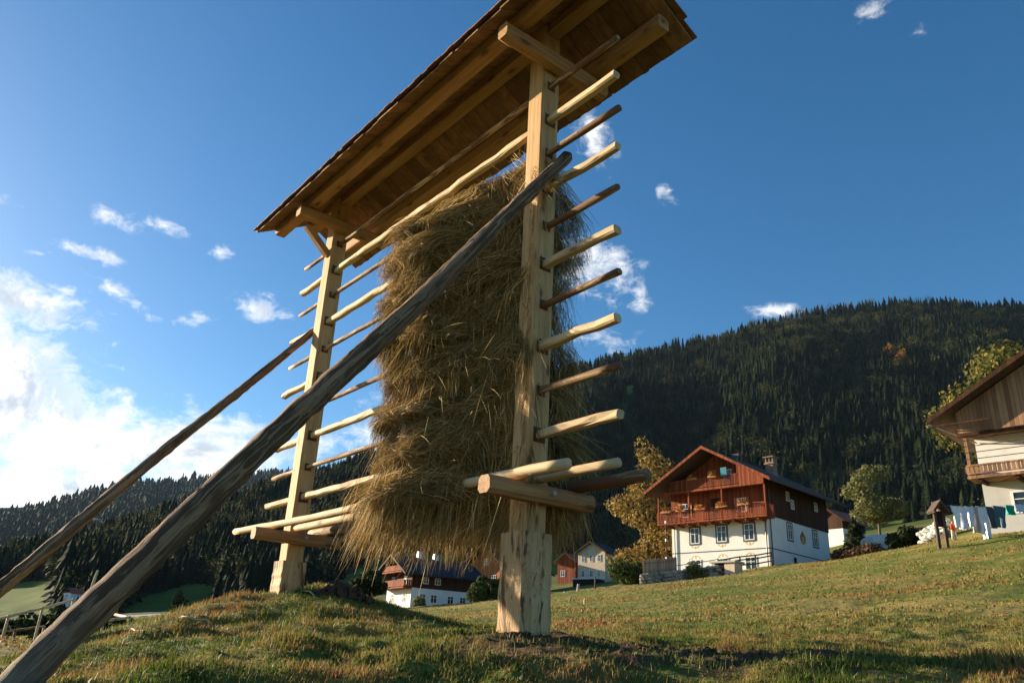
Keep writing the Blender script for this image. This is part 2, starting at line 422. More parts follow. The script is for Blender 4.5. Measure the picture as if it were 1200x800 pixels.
def make_ground():
    azs = np.radians(np.r_[np.linspace(-180, -50, 27)[:-1], np.linspace(-50, 50, 420), np.linspace(50, 180, 27)[1:-1]])
    rs = np.r_[0.0, np.exp(np.linspace(math.log(.5), math.log(3.2), 14))[:-1], np.exp(np.linspace(math.log(3.2), math.log(90), 330))[:-1], np.exp(np.linspace(math.log(90), math.log(5200), 60))]
    A, R = np.meshgrid(azs, rs[1:]); x = (np.sin(A) * R).ravel(); y = (np.cos(A) * R).ravel()
    z = terrain_base(x, y); z += np.array([bumps(a, b) for a, b in zip(x, y)])
    V = np.c_[x, y, z]; nr, na = A.shape
    V = np.r_[V, [[0, 0, -1.3]]]
    i, j = np.meshgrid(np.arange(nr - 1), np.arange(na), indexing='ij'); j2 = (j + 1) % na
    Q = np.stack([i * na + j, i * na + j2, (i + 1) * na + j2, (i + 1) * na + j], -1).reshape(-1, 4)
    o = np_mesh('ground', V, Q, M_ground, smooth=True, k=4)
    tag(o, kind='structure'); return o
def groundfn(t, b):
    pos = t.add('ShaderNodeNewGeometry').outputs['Position']
    n1 = t.noise(pos, 1.3, 7, .65); n2 = t.noise(pos, .22, 5, .6); n3 = t.noise(pos, 9.0, 5, .7); n4 = t.noise(pos, .045, 4, .6)
    dist = t.vm('LENGTH', pos)
    green = t.mix(n3, (.055, .080, .013), (.16, .18, .036))
    straw = t.mix(n3, (.13, .098, .028), (.38, .29, .095))
    f = t.m('ADD', t.m('MULTIPLY', n1, .45), t.m('MULTIPLY', n2, .55))
    col = t.mix(t.smooth(f, .42, .62), green, straw)
    lush = t.m('MULTIPLY', t.smooth(dist, 85, 160), .85)
    col = t.mix(lush, col, t.mix(n4, (.030, .050, .012), (.060, .075, .020)))
    dirt = t.mix(n3, (.045, .022, .012), (.13, .065, .038))
    # bare soil dug up round the foot of the near post
    d1 = t.vm('DISTANCE', t.scale(pos, (.5, .8, 0)), (1.05 * .5, 5.85 * .8, 0))
    dm = t.smooth(t.m('SUBTRACT', d1, t.m('MULTIPLY', t.m('SUBTRACT', n1, .5), 2.2)), .6, 1.1, 1.0, 0.0)
    col = t.mix(t.m('MULTIPLY', dm, .9), col, dirt)
    t.put(b.inputs['Base Color'], col)
    bump(t, b, t.m('ADD', n3, t.m('MULTIPLY', n1, 2.0)), .7, .08)
M_ground = mat('meadow_ground', groundfn, .95, .1)
ground = make_ground()

def tonemat(name, stops, rough=.8, trans=0.0, obj_random=False, spec=.15):
    """colour ramp over the per-vertex tone (what each blade, straw or leaf is like)"""
    def fn(t, b):
        f = attr(t, 'tone', 'Fac')
        if obj_random:
            oi = t.add('ShaderNodeObjectInfo').outputs['Random']
            f = t.m('ADD', t.m('MULTIPLY', f, .5), t.m('MULTIPLY', oi, .5))
        cr_ = t.add('ShaderNodeValToRGB'); el = cr_.color_ramp.elements
        while len(el) < len(stops): el.new(.5)
        for e, (p, c) in zip(el, stops): e.position = p; e.color = (*c, 1)
        t.put(cr_.inputs[0], f); t.put(b.inputs['Base Color'], cr_.outputs[0])
        if trans:
            tr = t.add('ShaderNodeBsdfTranslucent'); t.l.new(cr_.outputs[0], tr.inputs[0])
            mx = t.add('ShaderNodeMixShader'); mx.inputs[0].default_value = trans
            out = t.n['Material Output']; t.l.new(b.outputs[0], mx.inputs[1]); t.l.new(tr.outputs[0], mx.inputs[2]); t.l.new(mx.outputs[0], out.inputs[0])
    return mat(name, fn, rough, spec)

# ---------------------------------------------------------------- grass
M_grass = tonemat('grass_blades', [(0, (.035, .070, .010)), (.3, (.085, .125, .018)), (.5, (.17, .165, .035)), (.72, (.33, .23, .075)), (1, (.26, .12, .045))], .6, .35)
def blades(name, x, y, h, wd, tone, lean=.6):
    """one bent blade per root"""
    n = len(x); z = terrain_base(x, y) + np.array([bumps(a, b) for a, b in zip(x, y)]) - .006
    th = RNG.uniform(0, 2 * np.pi, n); ln = RNG.uniform(.1, lean, n) * h
    dx, dy = np.cos(th), np.sin(th); wx, wy = -dy * wd / 2, dx * wd / 2
    P = np.zeros((n, 5, 3))
    P[:, 0] = np.c_[x - wx, y - wy, z]; P[:, 1] = np.c_[x + wx, y + wy, z]
    mx, my = x + dx * ln * .3, y + dy * ln * .3
    P[:, 2] = np.c_[mx + wx * .8, my + wy * .8, z + h * .55]; P[:, 3] = np.c_[mx - wx * .8, my - wy * .8, z + h * .55]
    P[:, 4] = np.c_[x + dx * ln, y + dy * ln, z + h * (1 - .15 * ln / h)]
    b = np.arange(n)[:, None] * 5
    Fc = np.concatenate([b + [0, 1, 2], b + [0, 2, 3], b + [3, 2, 4]], 0)
    o = np_mesh(name, P.reshape(-1, 3), Fc, M_grass, np.repeat(tone, 5))
    return o
def vnoise(x, y, s, off=0.0): return np.array([mnoise.noise(Vector((a * s + off, b * s, off))) for a, b in zip(x, y)])
def near_grass():
    nt = 15000
    az = RNG.uniform(math.radians(-36), math.radians(38), nt); r = np.exp(RNG.uniform(math.log(3.3), math.log(14), nt))
    x = np.sin(az) * r; y = np.cos(az) * r
    dirt = np.hypot((x - 1.05) * .5, (y - 5.85) * .8) + vnoise(x, y, 1.3) * .4
    keep = (dirt > .8) | (RNG.random(nt) < .16); x, y, r = x[keep], y[keep], r[keep]
    patch = vnoise(x, y, .9, 3.) + .6 * vnoise(x, y, 3.2, 8.); big = vnoise(x, y, 1.9, 20.)
    k = 13
    X_ = np.repeat(x, k); Y_ = np.repeat(y, k); spread = np.repeat(.035 + .05 * RNG.random(len(x)), k)
    X_ = X_ + RNG.normal(0, 1, len(X_)) * spread; Y_ = Y_ + RNG.normal(0, 1, len(Y_)) * spread
    h = np.repeat(np.clip(.036 + .038 * big, .018, .09) * RNG.uniform(.7, 1.5, len(x)), k) * RNG.uniform(.5, 1.35, len(X_))
    tone = np.clip(np.repeat(.50 + .75 * patch, k) + RNG.normal(0, .17, len(X_)), 0, 1)
    far = np.repeat(r, k)
    o = blades('grass', X_, Y_, h, .0035 + .0004 * far, tone, .9)
    nl = 9000
    az = RNG.uniform(math.radians(-36), math.radians(38), nl); r = np.exp(RNG.uniform(math.log(3.3), math.log(11), nl)); lx = np.sin(az) * r; ly = np.cos(az) * r
    keep = vnoise(lx, ly, 1.4, 60.) > .02; lx, ly = lx[keep], ly[keep]
    w_ = blades('ground_weeds', lx, ly, RNG.uniform(.02, .05, len(lx)), RNG.uniform(.012, .026, len(lx)), np.clip(RNG.normal(.2, .15, len(lx)), 0, 1), 1.6)
    tag(w_, 'low broad leaved weeds between the grass on the mound', 'weeds', kind='stuff')
    tag(o, 'short tufted autumn grass and straw on the mound under the hay rack', 'grass', kind='stuff')
def far_grass():
    n = 90000
    az = RNG.uniform(math.radians(-36), math.radians(38), n); r = np.exp(RNG.uniform(math.log(12), math.log(85), n))
    x = np.sin(az) * r; y = np.cos(az) * r
    p = vnoise(x, y, .35, 30.) + .7 * vnoise(x, y, 1.1, 40.)
    keep = RNG.random(n) < np.clip(.55 + p, .15, 1); x, y, r, p = x[keep], y[keep], r[keep], p[keep]
    h = np.clip(.04 + .03 * p, .02, .08) * RNG.uniform(.6, 1.5, len(x)) * (1 + r / 150)
    tone = np.clip(.52 + .65 * p + RNG.normal(0, .15, len(x)), 0, 1)
    o = blades('grass', x, y, h, .010 + .0012 * r, tone, 1.2)
    tag(o, 'grazed meadow grass over the field below the chalets', 'grass', kind='stuff')
near_grass(); far_grass()

# ---------------------------------------------------------------- hills
def hillfn(t, b):
    pos = t.add('ShaderNodeNewGeometry').outputs['Position']
    n1 = t.noise(pos, .02, 5, .6); n2 = t.noise(pos, .2, 5, .6)
    col = t.mix(t.smooth(n1, .3, .7), (.020, .030, .010), (.038, .050, .016))
    col = t.mix(t.smooth(n2, .5, .8, 0, .5), col, (.05, .045, .02))
    m3 = t.noise(pos, .05, 5, .6); m4 = t.noise(pos, .5, 6, .65)
    gr = t.mix(t.smooth(m3, .35, .65), (.075, .125, .018), (.13, .165, .030)); gr = t.mix(t.smooth(m4, .35, .75, 0, .5), gr, (.10, .085, .03))
    col = t.mix(t.smooth(attr(t, 'tone', 'Fac'), .3, .7), col, gr)
    t.put(b.inputs['Base Color'], col)
M_hill = mat('forest_floor', hillfn, .95, .05)
# open meadows between the woods, as outlines seen from the viewpoint and laid down on the hill itself
MEADOWS = [[(340, 712), (385, 690), (410, 672), (440, 660), (480, 646), (520, 650), (560, 654), (600, 648), (640, 640), (670, 655), (700, 690), (600, 730), (340, 730)],
           [(140, 716), (165, 700), (200, 690), (228, 683), (250, 687), (258, 730), (140, 730)],
           [(-120, 690), (0, 684), (60, 679), (88, 681), (92, 690), (62, 700), (60, 735), (-120, 740)],
           [(712, 461), (738, 451), (762, 454), (738, 463)],
           [(972, 622), (1000, 612), (1060, 612), (1130, 612), (1140, 660), (972, 660)]]
def in_meadow(P):
    u, v = project(P)
    for poly in MEADOWS:
        c = False; n = len(poly)
        for i in range(n):
            (x0, y0), (x1, y1) = poly[i], poly[(i + 1) % n]
            if (y0 > v) != (y1 > v) and u < (x1 - x0) * (v - y0) / (y1 - y0) + x0: c = not c
        if c: return True
    return False
class Hill:
    def __init__(s, sky_pts, base_pts, name, mat_, na=160, ns=60, rough=.05, over=1.35, power=1.0, freq=4, meadow=False):
        s.sk = np.array([(azt(px, py)[0], azt(px, py)[1] - 12 / R, R) for px, py, R in sky_pts]); s.bs = np.array([(azt(px, py)[0], azt(px, py)[1], R) for px, py, R in base_pts])
        s.rough = rough; s.power = power; s.freq = freq; s.over = over
        s.a0, s.a1 = s.sk[0, 0], s.sk[-1, 0]
        V = []
        for j in range(ns + 1):
            for i in range(na + 1):
                V.append(s.pt(s.a0 + (s.a1 - s.a0) * i / na, over * j / ns))
        V = np.array(V); w_ = na + 1
        i, j = np.meshgrid(np.arange(ns), np.arange(na), indexing='ij')
        Q = np.stack([i * w_ + j, i * w_ + j + 1, (i + 1) * w_ + j + 1, (i + 1) * w_ + j], -1).reshape(-1, 4)
        tone = np.array([1.0 if v[1] > 1 and in_meadow(v) else 0.0 for v in V]) if meadow else None
        s.o = np_mesh(name, V, Q, mat_, tone=tone, smooth=True, k=4); tag(s.o, kind='structure')
    def prof(s, az):
        t1 = np.interp(az, s.sk[:, 0], s.sk[:, 1]); R1 = np.interp(az, s.sk[:, 0], s.sk[:, 2])
        t0 = np.interp(az, s.bs[:, 0], s.bs[:, 1]); R0 = np.interp(az, s.bs[:, 0], s.bs[:, 2])
        return t0, R0, t1, R1
    def pt(s, az, q):
        t0, R0, t1, R1 = s.prof(az)
        r = R0 + (R1 - R0) * q; z0, z1 = t0 * R0 - 8, t1 * R1
        if q <= 1: z = z0 + (z1 - z0) * q ** s.power
        else: z = z1 - (q - 1) * (z1 - z0) * 1.2
        env = math.sin(math.pi * min(q, 1)) ** .7 if 0 < q < 1 else 0
        nz = mnoise.fractal(Vector((az * s.freq * 2.2, q * 1.8, 0)), 1.0, 2.0, 4)
        z += nz * s.rough * (z1 - z0) * env
        return (math.sin(az) * r, math.cos(az) * r, z)
TREE = 9  # photographic skyline includes the trees: lower the bare ground by about one tree (px)
HA = Hill([(-170, 665, 700), (-60, 655, 720), (0, 648, 740), (50, 637, 760), (100, 620, 780), (150, 610, 800), (200, 598, 820), (250, 585, 850), (300, 568, 880), (340, 562, 900), (400, 545, 930), (440, 527, 960), (500, 500, 1000), (560, 478, 1040), (630, 448, 1080), (690, 424, 1120), (740, 410, 1150), (780, 401, 1180), (815, 400, 1190), (850, 388, 1200), (900, 372, 1230), (950, 363, 1260), (1000, 357, 1280), (1050, 352, 1290), (1100, 351, 1300), (1150, 354, 1300), (1200, 356, 1300), (1300, 352, 1300), (1420, 350, 1300)],
          [(-200, 725, 300), (0, 722, 320), (200, 716, 320), (400, 700, 340), (600, 690, 400), (800, 668, 470), (1000, 640, 480), (1200, 610, 480), (1450, 590, 480)], 'hill', M_hill, na=420, ns=120, rough=.07, freq=3, meadow=True)
HB = Hill([(-220, 608, 2600), (0, 602, 2800), (50, 588, 2900), (100, 574, 3000), (150, 564, 3100), (200, 560, 3200), (240, 556, 3300), (300, 551, 3300), (345, 551, 3300), (430, 552, 3300), (560, 560, 3300), (700, 570, 3300)],
          [(-250, 700, 1300), (0, 700, 1300), (700, 690, 1300)], 'hill', M_hill, na=120, ns=40, rough=.10, freq=3)
HC = Hill([(-320, 560, 4300), (-150, 575, 4300), (-60, 588, 4300), (0, 590, 4300), (60, 588, 4300), (110, 590, 4300), (200, 600, 4300), (400, 610, 4300)],
          [(-330, 690, 4000), (400, 690, 4000)], 'hill', M_hill, na=60, ns=20, rough=.06)

# ---------------------------------------------------------------- trees of the woods
def conifer(tiers, spokes, seed, rw=.19, trunk=False):
    """unit-height spruce as triangles: rings of drooping pointed boughs"""
    rg = np.random.default_rng(seed); V = []; Fc = []; T = []
    for k in range(tiers):
        f = k / tiers; zb = .05 + .90 * f ** .93; Rk = rw * (1 - f) ** .85 * rg.uniform(.85, 1.15) + .012
        ht = (.95 / tiers) * 2.1; c = len(V)
        V.append((rg.normal(0, .003), rg.normal(0, .003), min(1.0, zb + ht))); T.append(.6)
        ph = rg.uniform(0, 6.28)
        m = spokes * 2
        for j in range(m):
            a = ph + 2 * math.pi * j / m + rg.normal(0, .05)
            R = Rk * (rg.uniform(.85, 1.25) if j % 2 == 0 else rg.uniform(.35, .6))
            V.append((R * math.cos(a), R * math.sin(a), zb - (.035 if j % 2 == 0 else -.01) * (1 - f) * rg.uniform(.6, 1.6))); T.append(.9 if j % 2 == 0 else .25)
        for j in range(m): Fc.append((c, c + 1 + j, c + 1 + (j + 1) % m))
    if trunk:
        c = len(V)
        for zz, rr in ((-.03, .014), (.5, .008)):
            for j in range(5): a = j * 1.2566; V.append((rr * math.cos(a), rr * math.sin(a), zz)); T.append(0)
        for j in range(5):
            q = (j + 1) % 5; Fc.append((c + j, c + q, c + 5 + q)); Fc.append((c + j, c + 5 + q, c + 5 + j))
    return np.array(V), np.array(Fc), np.array(T)
def roundtree(n, seed):
    """unit-height broadleaf tree: clumps of leaf-sized triangles"""
    rg = np.random.default_rng(seed); lob = [(rg.uniform(-.2, .2), rg.uniform(-.2, .2), rg.uniform(.4, .85), rg.uniform(.14, .24)) for _ in range(8)]
    V = []; Fc = []; T = []
    for i in range(n):
        l = lob[rg.integers(8)]; d = rg.normal(0, 1, 3); d /= np.linalg.norm(d); q = rg.uniform(.6, 1.05)
        p = np.array(l[:3]) + d * l[3] * q; s_ = .022; c = len(V)
        for k in range(3): V.append(p + rg.normal(0, s_, 3)); T.append(rg.random())
        Fc.append((c, c + 1, c + 2))
    return np.array(V), np.array(Fc), np.array(T)
conif_stops = [(0, (.0025, .004, .002)), (.4, (.005, .009, .003)), (.7, (.009, .016, .005)), (.9, (.022, .032, .009)), (1, (.055, .060, .014))]
M_conif = tonemat('spruce_needles', conif_stops, .85, 0, False, .05)
M_conifi = tonemat('spruce_needles_single', conif_stops, .85, 0, True, .05)
M_auti = tonemat('autumn_leaves', [(0, (.10, .05, .012)), (.5, (.30, .13, .025)), (1, (.42, .20, .04))], .8, .2)
M_olive = tonemat('olive_leaves', [(0, (.025, .032, .008)), (.5, (.06, .065, .016)), (1, (.12, .11, .03))], .8, .2)
FARP = [conifer(8, 5, i, rw=.125 + .02 * (i % 3)) for i in range(5)]
ROUNDP = [roundtree(230, i) for i in range(3)]
def near_meadow_edge(P): return in_meadow(P)
cands = []   # (px size, hill point, height, kind)
def scatter(hill, n, q0, q1, hmean, azr=None, kindp=.10, far=False, gap=True):
    out = []
    a0, a1 = azr or (hill.a0, hill.a1)
    for _ in range(n):
        az = random.uniform(a0, a1)
        t0, R0, t1, R1 = hill.prof(az)
        rmin = R0 + (R1 - R0) * q0; rmax = R0 + (R1 - R0) * q1
        r = math.sqrt(random.uniform(rmin ** 2, rmax ** 2)); q = (r - R0) / (R1 - R0)
        P = hill.pt(az, q)
        u, v = project(P)
        if u < -150 or u > 1350: continue
        h = hmean * random.uniform(.5, 1.3) * (1 + .55 * mnoise.noise(Vector((P[0] * .018, P[1] * .018, 0))))
        if gap and (in_meadow(P) or in_meadow((P[0], P[1], P[2] + .75 * h))): continue
        kind = 1 if random.random() < kindp * (1.0 + 2.5 * max(0, mnoise.noise(Vector((P[0] * .006, P[1] * .006, 5))))) else 0
        out.append((P, h, kind, math.hypot(P[0], P[1]), u, v))
    return out
trees = scatter(HA, 27000, 0.0, 1.03, 16)
def hides(u, v):  # behind the houses or out of frame: not among the ones one can see best
    return u < 4 or u > 1195 or v > 700 or (u > 780 and u < 975 and v > 570) or (380 < u < 700 and 180 < v < 640) or u > 1140
spruces = sorted([t for t in trees if t[2] == 0 and not hides(t[4], t[5])], key=lambda t: -t[1] / t[3])[:290]
ids = set(id(t) for t in spruces); rest = [t for t in trees if id(t) not in ids]
def joined(name, lst, protos, matr, label, cat, tonebase=None):
    Vs = []; Fs = []; Ts = []; off = 0
    for (P, h, kind, r, u, v) in lst:
        pv, pf, pt_ = protos[random.randrange(len(protos))]
        a = random.uniform(0, 6.28); ca, sa = math.cos(a), math.sin(a); wq = random.uniform(.9, 1.7)
        M = np.array([[ca * wq, -sa * wq, 0], [sa * wq, ca * wq, 0], [0, 0, 1]]) * h
        Vs.append(pv @ M.T + np.array([P[0], P[1], P[2] - .4])); Fs.append(pf + off); off += len(pv)
        tb = np.clip(.5 * mnoise.noise(Vector((P[0] * .012, P[1] * .012, 3))) + random.gauss(.42, .2), 0, 1)
        Ts.append(np.clip(.5 * pt_ + .5 * tb, 0, 1) if tonebase is None else np.clip(.4 * pt_ + .6 * random.random(), 0, 1))
    o = np_mesh(name, np.concatenate(Vs), np.concatenate(Fs), matr, np.concatenate(Ts))
    tag(o, label, cat, kind='stuff'); return o
joined('forest', [t for t in rest if t[2] == 0], FARP, M_conif, 'dark spruce forest covering the mountainside behind the chalets', 'forest')
joined('forest', [t for t in rest if t[2] == 1], ROUNDP, M_olive, 'lighter broadleaf trees mixed into the dark spruce forest', 'forest', 1)
joined('forest', scatter(HB, 7000, .25, 1.02, 24, kindp=0, gap=False), [conifer(3, 3, 50 + i, rw=.2) for i in range(3)], M_conif, 'hazy blue forest on the distant mountain across the valley', 'forest')
NEARP = []
for i in range(5):
    pv, pf, pt_ = conifer(13, 7, 100 + i, rw=.135 + .02 * (i % 3), trunk=True)
    me_o = np_mesh('spruce_tree', pv, pf, M_conifi, pt_); NEARP.append(me_o.data); bpy.data.objects.remove(me_o)
for (P, h, kind, r, u, v) in spruces:
    o = bpy.data.objects.new('spruce_tree', random.choice(NEARP)); C.objects.link(o)
    o.location = (P[0], P[1], P[2] - .3); o.rotation_euler = (0, 0, random.uniform(0, 6.28)); wq = random.uniform(.85, 1.2) * h; o.scale = (wq, wq, h)
    if u < 460: tag(o, 'dark spruce at the lower edge of the valley forest, left of the hay', 'tree', 'spruces at the forest edge left of the hay')
    else: tag(o, 'dark spruce at the foot of the mountain forest, right of the hay', 'tree', 'spruces at the forest foot right of the hay')

# ---------------------------------------------------------------- broadleaf trees and shrubs near the houses
M_trunk = plain('tree_bark', (.12, .085, .06), .9, .35, 3)
M_birchgold = tonemat('golden_leaves', [(0, (.07, .045, .012)), (.4, (.20, .13, .032)), (.75, (.34, .23, .06)), (1, (.48, .36, .12))], .8, .3)
M_greyolive = tonemat('silvery_olive_leaves', [(0, (.05, .06, .02)), (.5, (.15, .16, .055)), (1, (.32, .30, .13))], .8, .3)
M_green = tonemat('mid_green_leaves', [(0, (.018, .030, .007)), (.5, (.05, .075, .016)), (1, (.10, .13, .03))], .8, .3)
M_dkgreen = tonemat('dark_shrub_leaves', [(0, (.010, .016, .006)), (.6, (.028, .040, .013)), (1, (.06, .07, .022))], .8, .2)
def foliage(lobes, n, size, seed, inner=.45):
    rg = np.random.default_rng(seed); L = np.array(lobes, float); wts = (L[:, 3] * L[:, 4] * L[:, 3]); wts /= wts.sum()
    k = rg.choice(len(L), n, p=wts); d = rg.normal(0, 1, (n, 3)); d /= np.linalg.norm(d, axis=1)[:, None]
    q = rg.uniform(inner, 1.0, n) ** .6
    # sub-clumps give the light and dark tufts
    nc = max(12, n // 60); cd = rg.normal(0, 1, (nc, 3)); cd /= np.linalg.norm(cd, axis=1)[:, None]
    near = np.argmax(d @ cd.T, 1); hold = rg.random(n) < .7
    d = np.where(hold[:, None], d * .35 + cd[near] * .65, d); d /= np.linalg.norm(d, axis=1)[:, None]
    clen = rg.uniform(.75, 1.12, nc); q = np.where(hold, q * clen[near], q)
    P = L[k, :3] + d * q[:, None] * L[k][:, [3, 3, 4]]
    nrm = d + rg.normal(0, .6, (n, 3)); nrm /= np.linalg.norm(nrm, axis=1)[:, None]
    a = np.cross(nrm, rg.normal(0, 1, (n, 3))); a /= np.linalg.norm(a, axis=1)[:, None]; b = np.cross(nrm, a)
    s_ = size * rg.uniform(.6, 1.4, n)[:, None]
    V = np.stack([P + a * s_, P + b * s_ * .6, P - a * s_, P - b * s_ * .6], 1).reshape(-1, 3)
    Fc = (np.arange(n)[:, None] * 4 + np.array([0, 1, 2, 3]))
    tone = np.clip(rg.normal(.5, .22, n) + (rg.random(nc)[near] - .5) * .4, 0, 1)
    return V, Fc, np.repeat(tone, 4)
def tree(name, base, h, wd, m, label, cat='tree', group=None, n=4500, leaf=.14, trunk_h=.3, seed=1, shape='round', tr=.02, lean=(0, 0)):
    root = empty(name, base, 0, label, cat, group); rg = random.Random(seed)
    lobes = []; mb = MB()
    if shape == 'tall':
        for i in range(11):
            f = (i + .5) / 11; z = h * (trunk_h + (1 - trunk_h) * f); R = wd / 2 * (math.sin(math.pi * min(1, .25 + f * .72)) ** .8) * .62
            a = rg.uniform(0, 6.28); rr = R * rg.uniform(.3, .8); lobes.append((rr * math.cos(a), rr * math.sin(a), z - h * .04, R * .85, h * .085))
    elif shape == 'bush':
        for i in range(9):
            a = rg.uniform(0, 6.28); rr = wd * .28 * rg.random() ** .5 * 1.3; R = wd * rg.uniform(.17, .27)
            lobes.append((rr * math.cos(a), rr * math.sin(a), h * rg.uniform(.25, .68), R, h * .3))
    elif shape == 'cone':
        for i in range(12):
            f = i / 12; z = h * (.06 + .9 * f); R = wd / 2 * (1 - f) ** .8 + .1; a = rg.uniform(0, 6.28)
            lobes.append((R * .25 * math.cos(a), R * .25 * math.sin(a), z, R, h * .07))
    else:
        for i in range(16):
            a = rg.uniform(0, 6.28); f = rg.random(); z = h * (trunk_h + (1 - trunk_h) * (.12 + .72 * f)); env = math.sin(math.pi * (.22 + .66 * f)); rr = wd * .33 * env * rg.random() ** .4
            lobes.append((rr * math.cos(a), rr * math.sin(a), z, wd * rg.uniform(.13, .2) * (.6 + .5 * env), h * rg.uniform(.09, .13)))
    if shape != 'bush':
        mb.pole((0, 0, -.5), (lean[0], lean[1], h * .8), tr * h, tr * h * .2, 10, 7, .15, .03 * h)
    for l in lobes[:9]:
        mb.pole((rg.uniform(-.05, .05), 0, h * (trunk_h * .8 if shape != 'bush' else 0) + max(0, l[2] * .3)), (l[0], l[1], l[2] + l[4] * .4), tr * h * .32, tr * h * .08, 5, 5, .15, .05)
    mb.build('trunk', M_trunk, root, True)
    V, Fc, T = foliage(lobes, n, leaf, seed)
    o = np_mesh('crown', V, Fc, m, T, k=4); o.parent = root
    return root
def rooted(px, r, sink=0.0): return ground_at(px, r, -sink)
def height_to(base, px, py):
    r = math.hypot(base.x, base.y); return at(px, py, r).z - base.z
def grow(name, px, pyt, r, wpx, m, label, cat='tree', **k):
    b = rooted(px, r, .1); h = height_to(b, px, pyt); wd = wpx / F_PX * r * 1.06
    return tree(name, b, h, wd, m, label, cat, **k)
grow('birch_tree', 758, 508, 84, 122, M_birchgold, 'tall golden autumn birch beside the red brown chalet', shape='tall', n=9000, leaf=.17, trunk_h=.08, seed=4)
grow('shrub', 738, 655, 72, 58, M_green, 'green leafy shrub between the beige house and the stone retaining wall', 'shrub', shape='bush', n=4000, leaf=.13, seed=5)
grow('garden_tree', 432, 664, 66, 62, M_dkgreen, 'dark bushy tree in front of the left end of the long chalet', shape='round', n=5000, leaf=.14, trunk_h=.05, seed=6)
grow('garden_tree', 402, 684, 60, 44, M_dkgreen, 'small dark bush behind the soil heap on the mound', 'bush', shape='bush', n=2500, leaf=.12, seed=16)
grow('garden_tree', 574, 668, 84, 44, M_green, 'leafy green tree in front of the orange gabled house', shape='round', n=4500, leaf=.15, trunk_h=.08, seed=7)
grow('shrub', 556, 684, 80, 26, M_green, 'yellowish green shrub at the right end of the long chalet', 'shrub', shape='bush', n=1800, leaf=.12, seed=8)
grow('shrub', 491, 696, 88, 16, M_greyolive, 'round pale shrub by the white wall of the long chalet', 'shrub', shape='bush', n=900, leaf=.12, seed=9)
grow('shrub', 816, 654, 66.5, 24, M_greyolive, 'small brownish bush in front of the red brown chalet', 'shrub', shape='bush', n=1400, leaf=.09, seed=10)
grow('garden_tree', 1033, 540, 102, 72, M_greyolive, 'silvery olive tree with a round crown beside the pale boulder', shape='round', n=9000, leaf=.14, trunk_h=.2, seed=11)
grow('shrub', 1062, 612, 70, 36, M_dkgreen, 'dark evergreen shrub at the edge of the grass, right of the silvery tree', 'shrub', shape='bush', n=4000, leaf=.12, seed=12)
grow('pine_tree', 1004, 604, 92, 26, M_dkgreen, 'dark conifer behind the silvery tree, left of its crown', shape='cone', n=2500, leaf=.16, trunk_h=.1, seed=13)
grow('maple_tree', 1244, 352, 80, 215, tonemat('yellow_green_leaves', [(0, (.03, .038, .008)), (.5, (.09, .095, .02)), (.85, (.19, .16, .035)), (1, (.30, .20, .05))], .8, .3), 'big yellow green tree rising behind the balcony house', shape='round', n=15000, leaf=.2, trunk_h=.15, seed=14)
def on_hill(H, px, py):
    az = azt(px, py)[0]; best = None
    for i in range(200):
        P = H.pt(az, i / 200); e = abs(project(P)[1] - py)
        if best is None or e < best[0]: best = (e, P)
    return Vector(best[1])
for (px, pyt, pyb, wpx, sd_, lab) in [(1044, 404, 424, 15, 21, 'small orange autumn tree high in the dark forest, the left one of the pair'), (1060, 412, 436, 17, 22, 'small orange autumn tree high in the dark forest, the right one of the pair')]:
    P = on_hill(HA, px, pyb); r = math.hypot(P.x, P.y)
    tree('autumn_tree', P, (pyb - pyt) / F_PX * r * 1.25, wpx / F_PX * r * 1.2, M_auti, lab, 'tree', n=1500, leaf=.9, trunk_h=.1, seed=sd_)
for i, (px, r, wpx, pyt) in enumerate([(12, 36, 40, 722), (45, 40, 44, 716), (82, 38, 46, 712), (118, 42, 44, 708), (150, 40, 30, 722), (30, 30, 36, 734), (100, 30, 40, 728), (160, 34, 34, 734), (-20, 34, 44, 722), (60, 26, 40, 742)]):
    grow('bush', px, pyt, r, wpx, M_dkgreen, 'dark green bush in the shade of the valley beyond the rail fence', 'bush', group='bushes beyond the rail fence', shape='bush', n=1300, leaf=.10, seed=30 + i)
grow('shrub', 208, 690, 120, 22, M_dkgreen, 'small dark bush standing by the pale road', 'bush', shape='bush', n=700, leaf=.2, seed=45)

# ---------------------------------------------------------------- chalets
PHI = math.radians(46)
def B(*a, col=None): return MB().box(*a, col=col)
def window_front(parent, x0, x1, z0, z1, y, shutters=True, side=False, mull=True, shm=None, frame=.07):
    """window in a wall facing -y (or facing +x when side): frame > pane, bars; shutters"""
    def bx(mb, a0, a1, d0, d1, b0, b1):
        if side: mb.box(y - d1, y - d0, a0, a1, b0, b1)     # wall at x = y, outward +x
        else: mb.box(a0, a1, y + d0, y + d1, b0, b1)
    f = MB()
    bx(f, x0, x0 + frame, -.05, .06, z0, z1); bx(f, x1 - frame, x1, -.05, .06, z0, z1)
    bx(f, x0 + frame, x1 - frame, -.05, .06, z0, z0 + frame); bx(f, x0 + frame, x1 - frame, -.05, .06, z1 - frame, z1)
    if mull:
        xm = (x0 + x1) / 2; zm = z0 + (z1 - z0) * .62
        bx(f, xm - .03, xm + .03, -.045, .05, z0 + frame, z1 - frame)
        bx(f, x0 + frame, xm - .03, -.04, .05, zm - .02, zm + .02); bx(f, xm + .03, x1 - frame, -.04, .05, zm - .02, zm + .02)
    fo = f.build('window', M_white, parent)
    g = MB(); bx(g, x0 + frame, x1 - frame, -.012, .03, z0 + frame, z1 - frame); g.build('pane', M_glass, fo)
    if shutters:
        for a0, a1 in ((x0 - .26, x0 - .02), (x1 + .02, x1 + .26)):
            s_ = MB(); bx(s_, a0, a1, -.09, -.03, z0 - .03, z1 + .03); s_.build('shutter', shm or M_shut, parent)
    return fo
